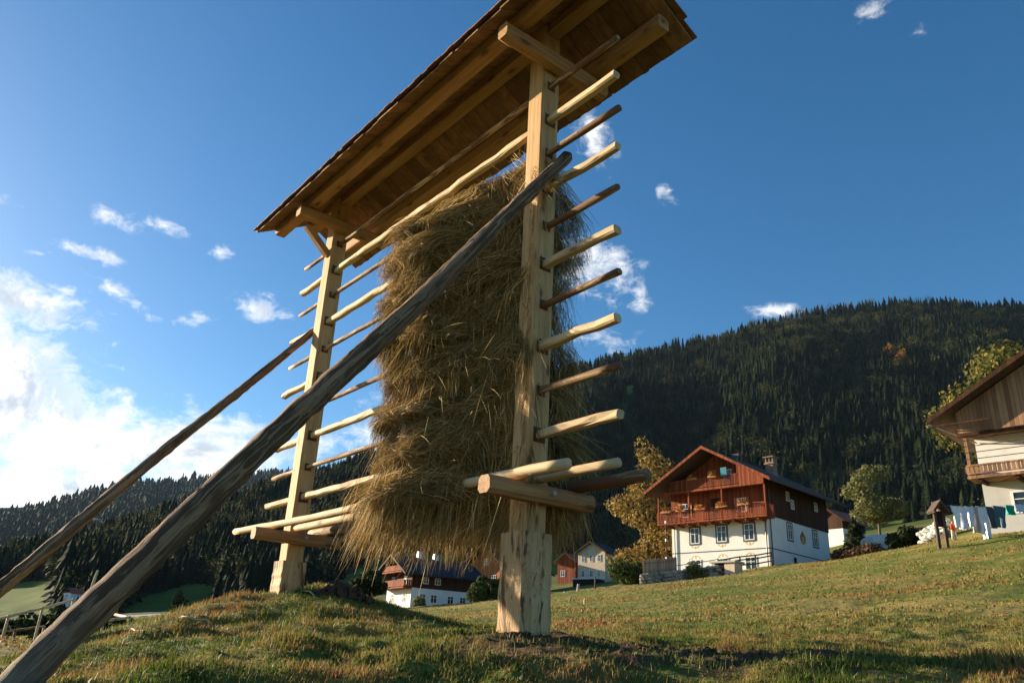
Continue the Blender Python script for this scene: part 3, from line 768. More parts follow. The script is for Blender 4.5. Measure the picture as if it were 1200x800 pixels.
def arc_paint(parent, xc, z, w_, up_, y, m=None):
    mb = MB(); n = 10
    for i in range(n):
        a0 = math.pi * i / n; a1 = math.pi * (i + 1) / n; R0 = w_ / 2; R1 = w_ / 2 - .09; s = 1 if up_ else -1
        P = lambda R, a: (xc + R * math.cos(a), z + s * R * .62 * math.sin(a))
        mb.prism([P(R0, a0), P(R0, a1), P(R1, a1), P(R1, a0)], 'y', y - .006, y - .002)
    mb.prism([(xc - .1, z + (.06 if up_ else -.06)), (xc + .1, z + (.06 if up_ else -.06)), (xc, z + (.3 if up_ else -.3))], 'y', y - .007, y - .002)
    return mb.build('painted_arch', m or M_ochre, parent)
def gable_roof(parent, name, xL, xR, zE, zR, y0, y1, th, m, xr=None, board=.22, bm=None):
    xr = (xL + xR) / 2 if xr is None else xr
    mb = MB(); mb.prism([(xL, zE), (xr, zR), (xR, zE), (xR, zE - th), (xr, zR - th * 1.1), (xL, zE - th)], 'y', y0, y1)
    o = mb.build(name, m, parent)
    if bm:
        for (a, b_) in ((xL, xr), (xr, xR)):
            za, zb = (zE, zR) if a == xL else (zR, zE); e = MB()
            e.prism([(a, za + .04), (b_, zb + .04), (b_, zb - board), (a, za - board)], 'y', y0 - .05, y0 - .004); e.build('bargeboard', bm, o)
    return o
def rail_balcony(parent, x0, x1, y0, y1, z0, z1, m, step=.16, bal=.09, sides=(True, True), posts=None, ztop=None):
    root = MB().box(x0, x1, y0, y1, z0 - .14, z0).build('balcony', m, parent)
    fl = MB(); fl.box(x0, x1, y0 + .0, y0 + .09, z1 - .08, z1); fl.box(x0, x1, y0 + .01, y0 + .08, z0 + .08, z0 + .15)
    for q, xx in ((sides[0], x0), (sides[1], x1 - .09)):
        if q: fl.box(xx, xx + .09, y0 + .09, y1, z1 - .08, z1)
    fl.build('handrail', m, root)
    bl = MB(); n = int((x1 - x0) / step)
    for i in range(n):
        x = x0 + .05 + i * (x1 - x0 - .1) / max(1, n - 1); bl.box(x - bal / 2, x + bal / 2, y0 + .025, y0 + .06, z0 + .15, z1 - .08)
    for q, xx in ((sides[0], x0 + .02), (sides[1], x1 - .06)):
        if q:
            for i in range(int((y1 - y0) / step)):
                y = y0 + .12 + i * step; bl.box(xx, xx + .035, y, y + bal, z0, z1 - .08)
    bl.build('balusters', m, root)
    for x in posts or ():
        MB().box(x - .07, x + .07, y0 + .1, y0 + .24, z0, ztop).build('post', m, root)
    return root
def flower_clump(loc, wd, label):
    root = empty('flower_box', loc, -PHI, label, 'flower box', 'flower boxes on the balconies of the red brown chalet')
    MB().box(-wd / 2, wd / 2, -.12, .12, 0, .18).build('box', M_terracotta, root)
    V, Fc, T = foliage([(-wd * .25, 0, .34, wd * .3, .22), (wd * .25, -.03, .32, wd * .3, .2), (0, -.1, .26, wd * .35, .26)], 420, .05, random.randrange(999))
    np_mesh('blossoms', V, Fc, M_flower, T, k=4).parent = root
M_flower = tonemat('geranium_flowers', [(0, (.03, .06, .012)), (.4, (.06, .09, .02)), (.5, (.55, .10, .02)), (.8, (.75, .32, .04)), (1, (.80, .55, .12))], .7, .2)

# --- the red brown chalet with two balconies
Cn = at(903, 664, 72)
ch = empty('farmhouse', Cn, -PHI, 'large chalet with white ground floor, red brown timber gable and two flowered balconies', 'house')
RX, ZR, ZE, XL, XR = -4.75, 10.55, 6.95, -11.2, 1.7
slope = (ZR - ZE) / (RX - XL)
B(-9.7, 0, 0, 11.7, -3.2, 4.35).build('wall', M_plaster, ch)
up_ = MB(); up_.prism([(-9.72, 4.36), (.02, 4.36), (.02, ZR - (0.02 - RX) * slope - .3), (RX, ZR - .34), (-9.72, ZR - (RX + 9.72) * slope - .3)], 'y', .0, 11.72); up_.build('timber_wall', M_red, ch)
sw = MB(); sw.box(.023, .06, -.02, 11.74, 4.34, ZR - (0.06 - RX) * slope - .34); sw.build('timber_side_wall', M_brown, ch, label='dark brown weathered timber side wall')
gable_roof(ch, 'roof', XL, XR, ZE, ZR, -2.3, 12.7, .22, M_roof, RX, .24, M_red)
B(-9.7, .0, -.02, -.004, 1.52, 1.60).build('painted_band', M_stripe, ch); B(.004, .02, -.02, 11.7, 1.55, 1.64).build('painted_band', M_stripe, ch)
for xc in (-7.2, -4.45, -1.75):
    window_front(ch, xc - .47, xc + .47, 2.32, 3.72, 0, shutters=False)
    MB().box(xc - .62, xc - .49, -.03, -.004, 2.2, 3.84).box(xc + .49, xc + .62, -.03, -.004, 2.2, 3.84).box(xc - .49, xc + .49, -.03, -.004, 3.74, 3.86).box(xc - .49, xc + .49, -.03, -.004, 2.18, 2.3).build('painted_surround', M_stripe, ch)
    arc_paint(ch, xc, 2.14, .8, False, 0); arc_paint(ch, xc, .98, .95, True, 0)
    window_front(ch, xc - .55, xc + .55, -.15, .92, 0, shutters=False)
for yc in (3.95, 8.85):
    window_front(ch, yc - .42, yc + .42, 2.72, 4.12, 0, shutters=False, side=True)
    MB().box(.004, .03, yc - .58, yc - .44, 2.6, 4.22).box(.004, .03, yc + .44, yc + .58, 2.6, 4.22).box(.004, .03, yc - .44, yc + .44, 4.14, 4.26).box(.004, .03, yc - .44, yc + .44, 2.58, 2.7).build('painted_surround', M_stripe, ch)
window_front(ch, 4.1, 4.9, .62, 1.35, 0, shutters=False, side=True, mull=False); window_front(ch, 8.9, 9.8, .95, 1.4, 0, shutters=False, side=True, mull=False)
for yc, z in ((3.9, 6.2), (4.7, 5.6), (9.4, 6.1)): window_front(ch, yc - .3, yc + .3, z - .1, z + .75, .062, shutters=False, side=True)
orn = MB(); pts = [(6.35 + .52 * math.sin(a) * (1 - .15 * math.cos(a)) * (1 if math.cos(a) < .2 else max(.0, 1 - (math.cos(a) - .2) * 1.15)), 3.25 - .62 * -math.cos(a)) for a in [2 * math.pi * i / 22 for i in range(22)]]
orn.prism(pts[:12] + pts[12:], 'x', .004, .018); orn.build('painted_ornament', M_ornbrown, ch)
MB().prism([(6.35 + .28 * math.sin(a), 3.0 - .34 * -math.cos(a)) for a in [2 * math.pi * i / 14 for i in range(14)]], 'x', .018, .024).build('painted_ornament', M_ochre, ch)
MB().pole((-.15, -.1, -.5), (-.15, -.1, 4.1), .06, .06, 3, 8, 0, 0).build('downpipe', M_darkmetal, ch); MB().pole((-9.35, -.1, -1.6), (-9.35, -.1, 4.1), .05, .05, 3, 8, 0, 0).build('downpipe', M_darkmetal, ch)
MB().pole((.12, .35, .2), (.12, .35, 6.6), .05, .05, 3, 8, 0, 0).build('downpipe', M_darkmetal, ch)
for i in range(9):  # corbels under the balcony
    x = -9.5 + i * 1.17; B(x - .08, x + .08, -1.35, -.004, 3.78, 3.96).build('corbel', M_red, ch)
rail_balcony(ch, -10.3, .75, -1.45, -.004, 4.1, 5.15, M_red, posts=(-10.2, -6.9, -3.5, .62), ztop=6.72)
rail_balcony(ch, -8.9, -1.75, -1.4, -.004, 6.95, 7.9, M_red, step=.15, posts=(-1.85,), ztop=8.9)
bd = MB(); bd.prism([(-1.72, 6.9), (.62, 6.9), (.62, ZR - (.62 - RX) * slope - .3), (-1.72, ZR - (-1.72 - RX) * slope - .3)], 'y', -1.38, -1.32); bd.build('gable_boards', M_red, ch)
B(-9.6, .62, -1.42, -1.28, 6.72, 6.9).build('cross_beam', M_red, ch)
for x in (-8.1, -2.3): window_front(ch, x - .45, x + .45, 4.75, 6.0, -.004, True, shm=M_orange)
B(-5.4, -4.4, -.06, -.004, 4.2, 6.2).build('door', M_brown, ch); window_front(ch, -3.9, -3.1, 7.5, 8.7, -.004, False); B(-5.6, -4.7, -.06, -.004, 7.0, 8.8).build('door', M_orange, ch)
chm = MB(); chm.box(-2.75, -1.95, 5.6, 6.4, 8.4, 10.35); chm.box(-2.85, -1.85, 5.5, 6.5, 10.1, 10.25)
for x in (-2.75, -2.4, -2.07): chm.box(x, x + .12, 5.6, 6.4, 10.35, 10.75)
chm.box(-2.9, -1.8, 5.45, 6.55, 10.75, 10.85); chm.build('chimney', M_brickch, ch)
MB().box(-3.6, -2.9, 1.0, 1.1, 9.9, 10.3).build('skylight', M_darkmetal, ch)
RZ = Matrix.Rotation(-PHI, 3, 'Z')
def L2W(base, x, y, z): return base + RZ @ Vector((x, y, z))
fl_lab = {(-9.2, 0): 'orange flower box at the left end of the lower balcony', (-7.6, 0): 'flower box on the lower balcony, second from its left end', (-5.6, 0): 'large orange flower box in the middle of the lower balcony', (-3.4, 0): 'flower box on the lower balcony between the door and the right window', (-1.3, 0): 'flower box near the right end of the lower balcony', (-6.3, 1): 'orange flower box on the upper balcony, the left one', (-4.2, 1): 'orange flower box on the upper balcony, the right one'}
for (x, lev), lab in fl_lab.items():
    flower_clump(L2W(Cn, x, -1.55 if lev == 0 else -1.5, 5.0 if lev == 0 else 7.75), 1.1 if lev == 0 else .9, lab)
# blue cloth hung on the upper balcony
clb = MB().box(-.3, .3, -.02, .02, -.35, .4); o = clb.build('towel', plain('teal_cloth', (.06, .22, .28), .9)); o.location = L2W(Cn, -3.1, -1.46, 8.15); o.rotation_euler = (0, 0, -PHI); tag(o, 'teal towel hung over the rail of the upper balcony', 'towel')

# --- retaining wall, fences and little gate house in front of the chalet
def stonewall(name, P0, P1, h, n, label, m, cat='wall', r0=.2, rows=3, seed=3):
    rg = random.Random(seed); mb = MB(); root = empty(name, P0, 0, label, cat)
    for row in range(rows):
        for i in range(n):
            t = (i + rg.random() * .6 + (row % 2) * .4) / n; p = P0.lerp(P1, min(t, 1)) - P0
            s_ = r0 * rg.uniform(.7, 1.25); mb.blob((p.x + rg.uniform(-.08, .08), p.y + rg.uniform(-.08, .08), h * (row + .35) / rows + p.z * 0 + (P1.z - P0.z) * min(t, 1)), s_, 1, .18, (1.25, 1.1, .8))
    mb.build('stones', m, root); 
    core = MB(); d = (P1 - P0); nrm = Vector((-d.y, d.x, 0)).normalized() * .15
    vs = []
    for p in (Vector((0, 0, 0)), d):
        for q in (-1, 1):
            for z in (-.6, h * .85): vs.append(p + nrm * q + Vector((0, 0, z)))
    core.add(vs, [(0, 1, 3, 2), (4, 6, 7, 5), (0, 4, 5, 1), (2, 3, 7, 6), (0, 2, 6, 4), (1, 5, 7, 3)]).build('wall_core', M_stonedark, root)
    return root
M_stone = plain('field_stone', (.30, .27, .22), .9, .4, 1.5); M_stonedark = plain('dark_mortar', (.10, .085, .07), .95, .3, 4); M_whitestone = plain('white_stone', (.66, .64, .58), .9, .15, 2)
W0 = rooted(752, 66); W1 = rooted(846, 67.5)
stonewall('stone_wall', W0, W1, .95, 34, 'rough field stone retaining wall below the chalet garden', M_stone, r0=.22, rows=4)
def picket(P0, P1, h, n, label, m, gap=.35, rails=2):
    root = empty('picket_fence', P0, 0, label, 'fence'); d = P1 - P0; mb = MB(); dn_ = d.normalized()
    ang = math.atan2(d.y, d.x)
    for i in range(n):
        p = d * (i / (n - 1)); hh = h * random.uniform(.9, 1.05)
        c, s = math.cos(ang), math.sin(ang); wq = d.length / n * (1 - gap) / 2
        vs = [(p.x + c * a * wq - s * b * .02, p.y + s * a * wq + c * b * .02, p.z + z) for a in (-1, 1) for b in (-1, 1) for z in (0, hh)]
        mb.add(vs, [(0, 1, 3, 2), (4, 6, 7, 5), (0, 4, 5, 1), (2, 3, 7, 6), (0, 2, 6, 4), (1, 5, 7, 3)])
    mb.build('pickets', m, root)
    off = Vector((math.sin(ang), -math.cos(ang), 0)) * -.05
    for k in range(rails):
        z = h * (.25 + .5 * k); MB().beam(off + Vector((0, 0, z)), d + off + Vector((0, 0, z)), .05, .09, .005, 2, 0).build('rail', m, root)
    return root
picket(W0 + Vector((.2, .1, .85)), rooted(793, 67, -.85), 1.25, 30, 'grey board fence on top of the stone wall left of the chalet', M_greywood, .12)
def railfence(P, h, label, m, rails=(.35, .75, 1.0), th=.1, name='rail_fence'):
    root = empty(name, P[0], 0, label, 'fence')
    for i, p in enumerate(P): q = p - P[0]; MB().beam(q + Vector((0, 0, -.2)), q + Vector((0, 0, h * 1.05)), th, th, .01, 2, 0).build('post', m, root)
    for i in range(len(P) - 1):
        for z in rails: MB().beam(P[i] - P[0] + Vector((0, 0, h * z)), P[i + 1] - P[0] + Vector((0, 0, h * z)), th * .6, th, .01, 3, .01).build('rail', m, root)
    return root
M_fence = plain('dark_fence_wood', (.085, .055, .04), .85, .3, 3)
railfence([rooted(846, 67.5, -.3), rooted(868, 67.5, -.25), rooted(886, 68, -.15), rooted(905, 68.5, -.1)], 1.0, 'dark brown rail fence sloping down in front of the chalet corner', M_fence)
railfence([rooted(790, 69, -.5), rooted(816, 69, -.5), rooted(842, 69, -.5)], .9, 'thin rail fence behind the stone wall under the chalet windows', M_fence, rails=(.95,), th=.06)
Gp = rooted(848, 67); gh = empty('wall_niche', Gp, -PHI, 'small masonry hut with a dark opening built into the garden wall', 'hut')
MB().box(-1.0, -.75, 0, 1.2, -.4, 1.05).box(.1, 1.0, 0, 1.2, -.4, 1.05).build('wall', M_beige, gh); B(-1.15, 1.15, -.15, 1.35, 1.054, 1.2).build('roof_slab', M_concrete, gh); B(-.75, .1, .5, .55, -.4, 1.05).build('door', M_brown, gh)
P = rooted(782, 67.5); sp_ = empty('banded_pole', P, 0, 'tall slim pole with red and white bands left of the chalet', 'pole')
hh = height_to(P, 782, 600)
MB().pole((0, 0, -.2), (0, 0, hh), .05, .03, 5, 7, 0, .02).build('shaft', M_fence, sp_)
for i in range(7):
    z = .5 + i * (hh - .7) / 7; MB().pole((0, 0, z), (0, 0, z + .22), .085, .085, 1, 8, 0, 0).build('band', M_white if i % 2 == 0 else M_redroof, sp_)

# --- balcony house at the right edge
Gn = at(1160, 622, 46)
gh2 = empty('farmhouse', Gn, -PHI, 'house at the right edge with grey plaster base, wooden balcony and big weathered plank gable', 'house')
gx0, gzE, gr, gzR = -1.5, 5.4, 5.2, 9.15; gs = (gzR - gzE) / (gr - gx0)
B(0, 10.4, 0, 13, -2.5, 2.34).build('wall', M_greyplaster, gh2)
B(.0, 10.4, .01, 13, 2.36, 4.66).build('upper_wall', M_plaster, gh2)
MB().prism([(-.35, 4.68), (10.75, 4.68), (10.75, gzR - (10.75 - gr) * gs - .28), (gr, gzR - .3), (-.35, gzR - (gr + .35) * gs - .28)], 'y', -1.25, 13).build('plank_gable', M_gable, gh2)
gable_roof(gh2, 'roof', gx0, 2 * gr - gx0, gzE, gzR, -2.0, 14, .2, M_roof, gr, .2, M_brown)
B(-.4, 10.8, -1.3, -1.1, 4.5, 4.68).build('cross_beam', M_brown, gh2)
rail_balcony(gh2, -.25, 10.6, -1.3, -.004, 2.5, 3.05, M_gable, step=.2, bal=.17, posts=(-.1, 2.6, 5.4, 8), ztop=4.5)
rods = MB()
for z in (3.35, 3.68, 4.0, 4.3): rods.pole((-.25, -1.2, z), (10.6, -1.2, z), .022, .022, 3, 6, 0, 0)
rods.build('drying_rods', M_darkmetal, gh2)
window_front(gh2, 2.6, 3.7, 2.75, 4.2, .0, True, shm=M_orange); window_front(gh2, 6.2, 7.3, 2.75, 4.2, .0, True, shm=M_orange); B(4.4, 5.3, -.05, .006, 2.5, 4.5).build('door', M_brown, gh2)
window_front(gh2, 1.2, 3.0, .75, 1.85, 0, False, frame=.1); window_front(gh2, 5.2, 6.4, .75, 1.85, 0, False)
for i in range(7): B(.2 + i * 1.6, .36 + i * 1.6, -1.2, -.004, 2.2, 2.36).build('corbel', M_brown, gh2)
MB().pole((-1.45, -1.9, 5.2), (.1, -.05, 4.4), .04, .04, 3, 6, 0, 0).build('gutter_pipe', M_concrete, gh2)
B(-1.35, 1.4, -1.95, -1.85, 5.0, 5.1).build('tie_rod', M_brown, gh2)

# --- the long chalet beyond the field
Hn = at(480, 713, 104)
lc = empty('farmhouse', Hn, -math.radians(58), 'long chalet with white base, dark timber storey and black roof, seen under the hanging hay', 'house')
B(-7.2, 0, 0, 9.6, -2, 2.55).build('wall', M_plaster, lc); B(-7.22, .03, -.03, 9.62, 2.56, 4.6).build('timber_wall', M_brown, lc)
MB().prism([(-7.2, 4.6), (.0, 4.6), (-3.6, 6.3)], 'y', -.02, 9.6).build('gable', M_brown, lc)
gable_roof(lc, 'roof', -8.4, 1.2, 4.15, 6.65, -1.6, 10.4, .2, M_roofdark, None, .2, M_brown)
for i, yc in enumerate((1.6, 3.2, 5.6, 7.4)):
    window_front(lc, yc - .45, yc + .45, .9, 1.9, 0, False, side=True)
for yc in (1.9, 3.6): window_front(lc, yc - .4, yc + .4, 3.1, 3.9, .03, False, side=True)
rail_balcony(lc, -6.9, .3, -1.3, -.04, 2.55, 3.4, M_red, step=.3, bal=.24); rail_balcony(lc, -6.3, -.6, -1.3, -.04, 4.5, 5.2, M_red, step=.3, bal=.24)
for xc in (-5.4, -1.8): window_front(lc, xc - .5, xc + .5, .8, 1.9, 0, False); window_front(lc, xc - .4, xc + .4, 3.0, 4.0, -.03, False)
MB().box(-3.9, -3.3, 2.2, 2.8, 6.0, 7.4).build('chimney', M_white, lc); MB().box(-3.9, -3.3, 4.6, 5.2, 6.0, 7.3).build('chimney', M_white, lc)
an = empty('annex', L2W(Hn, 0, 0, 0), -math.radians(58), 'low annex with white wall and dark timber at the right end of the long chalet', 'annex')
B(-5.5, -.6, 9.7, 15.4, -1.5, 2.1).build('wall', M_plaster, an); B(-5.52, -.57, 9.72, 13.6, 2.11, 3.75).build('timber_wall', M_brown, an); B(-5.5, -.6, 13.6, 15.4, 2.11, 3.7).build('upper_wall', M_plaster, an)
gable_roof(an, 'roof', -6.2, .2, 3.6, 4.9, 9.75, 16.4, .18, M_roofdark); window_front(an, 11.4, 12.8, .6, 1.6, -.6, False, side=True)

def small_house(px, py, r, wd, dp, hw, hr, phi, wallm, gabm, roofm, label, wins=(), name='farmhouse', over=.8, split=None):
    b = at(px, py, r); root = empty(name, b, -math.radians(phi), label, 'house')
    sp2 = split if split is not None else hw
    B(-wd, 0, 0, dp, -2.5, sp2).build('wall', wallm, root)
    if sp2 < hw: B(-wd - .02, .02, -.02, dp + .02, sp2 + .005, hw).build('timber_wall', gabm, root)
    s_ = (hr - hw + .3) / (wd / 2 + over)
    MB().prism([(-wd, hw + .003), (0, hw + .003), (0, hw + .12), (-wd / 2, hr - .25), (-wd, hw + .12)], 'y', -.02, dp).build('gable', gabm, root)
    gable_roof(root, 'roof', -wd - over, over, hw - .12, hr, -over, dp + over, .16, roofm, None, .2, M_brown)
    for (x, z, side, w_, h_) in wins: window_front(root, x - w_ / 2, x + w_ / 2, z, z + h_, 0 if sp2 >= hw or z + h_ < sp2 else (-.02 if not side else .02), False, side=side)
    return root
small_house(588, 702, 112, 6.5, 9, 4.2, 7.4, 42, M_orange, M_orange, M_roofdark, 'orange timber gabled house half hidden by the tree left of the near post', [(-3.2, 4.6, False, .9, .8), (-1.7, 2.2, False, .8, 1), (-4.6, 2.2, False, .8, 1)], over=1.1)
bh = small_house(709, 686, 116, 4.6, 4, 4.7, 6.1, 40, M_beige, M_beige, M_roofdark, 'narrow beige house with small dark windows beyond the field right of the near post', [(x, z, False, .62, .95) for x in (-3.7, -2.3, -1.0) for z in (1.2, 3.3)] + [(2.2, 2.8, True, .7, 1.0)], over=.45)
MB().box(-4.6, .1, -2.0, -.05, .75, .9).build('awning', M_white, bh); B(-4.4, -.1, -1.5, -.06, -1, .7).build('porch', M_roofdark, bh)
small_house(674, 690, 135, 3.6, 4, 4.4, 5.8, 40, M_red, M_red, M_redroof, 'small red house glimpsed through the hay wisps left of the beige house', [(-2.5, 2, False, .9, 1)], over=.6)
small_house(990, 640, 112, 4.0, 5.6, 3.4, 5.1, 52, M_plaster, M_brown, M_redroof, 'little white and brown house with a red roof right of the big chalet', [(y, .7, True, .5, .8) for y in (.8, 2.1, 3.4, 4.7)], split=2.3, over=.5)
small_house(82, 702, 330, 4, 5, 2.3, 4.0, 30, M_plaster, M_brown, M_redroof, 'tiny white farmhouse far down in the shaded valley', [(-2.5, .8, False, .8, .9)], over=.5)

# --- boulder, hedge, path and bits beside the silvery tree
P = rooted(1034, 84); o = MB().blob((0, 0, .5), 1.2, 3, .16, (1.5, .9, .85)).build('boulder', M_whitestone, None, True); o.location = P; tag(o, 'big pale boulder at the foot of the silvery tree', 'boulder')
b0 = rooted(984, 72); b1 = rooted(1026, 70); hv = b1 - b0
hd = empty('hedge', b0, 0, 'low reddish brown hedge running up from the big chalet to the boulder', 'hedge')
V, Fc, T = foliage([(hv.x * t, hv.y * t, hv.z * t + .45, .75, .55) for t in np.linspace(0, 1, 9)], 5000, .10, 77)
np_mesh('leaves', V, Fc, tonemat('brown_hedge_leaves', [(0, (.03, .018, .008)), (.6, (.10, .055, .03)), (1, (.20, .12, .06))], .8, .2), T, k=4).parent = hd
st = MB(); 
for k in range(7): st.pole((hv.x * (k + .5) / 7, hv.y * (k + .5) / 7, hv.z * (k + .5) / 7 - .2), (hv.x * (k + .5) / 7 + .1, hv.y * (k + .5) / 7, hv.z * (k + .5) / 7 + .7), .04, .02, 3, 5)
st.build('stems', M_trunk, hd)
S0 = rooted(1082, 61); S1 = rooted(1113, 60)
stonewall('stone_wall', S0 + Vector((0, 0, .2)), S1 + Vector((0, 0, .7)), .8, 12, 'low dry wall of white stones beside the path', M_whitestone, r0=.26, rows=3, seed=9)
def strip(name, pts, wd, m, lift=.03):
    mb = MB(); L = []
    for i, (px, r) in enumerate(pts):
        P = ground_at(px, r); L.append(P)
    vs = []
    for i, P in enumerate(L):
        d = (L[min(i + 1, len(L) - 1)] - L[max(i - 1, 0)]).normalized(); n = Vector((-d.y, d.x, 0)).normalized() * wd / 2
        for q in (-1, -.33, .33, 1): Q = P + n * q; vs.append((Q.x, Q.y, gz(Q.x, Q.y) + lift))
    fs = [(i * 4 + k, i * 4 + k + 1, i * 4 + 5 + k, i * 4 + 4 + k) for i in range(len(L) - 1) for k in range(3)]
    mb.add(vs, fs); return tag(mb.build(name, m, None, True), kind='structure')
M_road = plain('pale_gravel', (.30, .29, .27), .95, .2, .8)
strip('path', [(1030 + i * 6, 64 + i * .15) for i in range(22)], 1.6, M_road, .06)
strip('road', [(120 + i * 5, 130 - i * 1.2) for i in range(22)], 7, M_road, .15)

# wayside post with a little roof, sign on a pole
P = rooted(1106, 37.5); ws = empty('wayside_shrine', P, 0, 'dark wooden wayside frame with a small pointed roof at the end of the clothesline', 'wayside frame')
hh = height_to(P, 1107, 586)
MB().beam((-.17, 0, -.3), (-.17, 0, hh * .8), .12, .12, .01, 3, .005).build('post', M_fence, ws); MB().beam((.17, 0, -.3), (.17, 0, hh * .8), .12, .12, .01, 3, .005).build('post', M_fence, ws)
MB().prism([(-.36, hh * .76), (0, hh), (.36, hh * .76), (.30, hh * .72), (0, hh * .93), (-.30, hh * .72)], 'y', -.3, .3).build('roof', M_roof, ws); B(-.14, .14, .02, .06, hh * .45, hh * .78).build('panel', M_brown, ws)
P = rooted(1099, 56); sg = empty('signboard', P, 0, 'white signboard with dark edge on a thin pole beside the wayside frame', 'sign'); hh = height_to(P, 1099, 587)
MB().pole((0, 0, -.2), (0, 0, hh), .035, .035, 2, 6, 0, 0).build('pole', M_darkmetal, sg); B(.04, .62, -.03, .02, hh - 1.05, hh - .15).build('board', M_white, sg); B(.62, .68, -.035, .025, hh - 1.08, hh - .12).build('edge', M_redroof, sg)

# clothesline
l0 = at(1110, 592, 37.5); l1 = at(1212, 588, 41.5)
M_line = plain('clothes_line', (.4, .4, .38), .6)
mb = MB(); mb.sweep([l0.lerp(l1, i / 20) - Vector((0, 0, .12 * math.sin(math.pi * i / 20))) for i in range(21)], lambda i, t: [(.008 * math.cos(a), .008 * math.sin(a)) for a in (0, 2.1, 4.2)])
tag(mb.build('clothesline', M_line), 'taut clothesline strung from the wayside frame to the balcony house', 'clothesline')
def garment(px, wpx, hpx, kind, col, label):
    t = min((i / 400 for i in range(401)), key=lambda q: abs(project(l0.lerp(l1, q))[0] - px)); P = l0.lerp(l1, t) - Vector((0, 0, .12 * math.sin(math.pi * t)))
    W = wpx / F_PX * 42; H_ = hpx / F_PX * 42; d = (l1 - l0).normalized()
    if kind == 'shirt': out = [(-.5, -.02), (.5, -.02), (.5, -.28), (.33, -.30), (.30, -1), (-.30, -1), (-.33, -.30), (-.5, -.28)]
    elif kind == 'trousers': out = [(-.5, 0), (.5, 0), (.46, -1), (.1, -1), (.02, -.38), (-.08, -1), (-.46, -1)]
    else: out = [(-.5, 0), (.5, 0), (.5, -1), (-.5, -1)]
    # rasterise the outline into a rippled cloth
    nx, nz = 14, 16; idx = {}; vs = []; fs = []
    def inside(x, z):
        c = False
        for i in range(len(out)):
            (x0, z0), (x1, z1) = out[i], out[(i + 1) % len(out)]
            if (z0 > z) != (z1 > z) and x < (x1 - x0) * (z - z0) / (z1 - z0) + x0: c = not c
        return c
    s0 = random.uniform(0, 9)
    def vert(i, j, side):
        k = (i, j, side)
        if k not in idx:
            x = (i / nx - .5); z = -j / nz; rip = .07 * math.sin(x * 15 + s0) * (.3 + abs(z)) + .03 * math.sin(x * 31 + z * 5 + s0) + .05 * abs(z) * math.sin(s0)
            sx = 1 - .10 * abs(z)
            idx[k] = len(vs); vs.append((d.x * x * W * sx - d.y * (rip + side * .012), d.y * x * W * sx + d.x * (rip + side * .012), z * H_))
        return idx[k]
    cells = {(i, j) for i in range(nx) for j in range(nz) if inside((i + .5) / nx - .5, -(j + .5) / nz)}
    for (i, j) in cells:
        fs.append((vert(i, j, 0), vert(i + 1, j, 0), vert(i + 1, j + 1, 0), vert(i, j + 1, 0))); fs.append((vert(i, j, 1), vert(i, j + 1, 1), vert(i + 1, j + 1, 1), vert(i + 1, j, 1)))
        for (di, dj, a, b_) in ((-1, 0, (i, j), (i, j + 1)), (1, 0, (i + 1, j), (i + 1, j + 1)), (0, -1, (i, j), (i + 1, j)), (0, 1, (i, j + 1), (i + 1, j + 1))):
            if (i + di, j + dj) not in cells: fs.append((vert(*a, 0), vert(*b_, 0), vert(*b_, 1), vert(*a, 1)))
    o = MB().add(vs, fs, None, .5).build(kind if kind != 'towel' else 'towel', plain('cloth', col, .95, .06, 5, .05), None, True); o.location = P
    return tag(o, label, {'shirt': 'shirt', 'trousers': 'trousers', 'towel': 'towel'}[kind])
garment(1119, 11, 20, 'shirt', (.82, .84, .86), 'white shirt at the left end of the clothesline')
garment(1127, 8, 21, 'towel', (.80, .78, .86), 'pale lilac towel on the clothesline, right beside the leftmost white shirt')
garment(1135, 9, 19, 'shirt', (.68, .75, .84), 'pale blue shirt on the clothesline')
garment(1142, 8, 24, 'towel', (.50, .42, .38), 'beige brown towel on the clothesline')
garment(1149, 11, 30, 'trousers', (.82, .78, .80), 'long white trousers hanging lowest on the clothesline')
garment(1158, 9, 20, 'towel', (.10, .10, .11), 'dark grey towel on the clothesline right of the long white trousers')
garment(1170, 16, 20, 'trousers', (.09, .16, .20), 'dark blue grey trousers on the clothesline in front of the house corner')
garment(1183, 12, 9, 'towel', (.02, .36, .26), 'small bright green cloth on the clothesline')
garment(1194, 13, 8, 'towel', (.62, .66, .78), 'short pale blue cloth right of the green cloth')

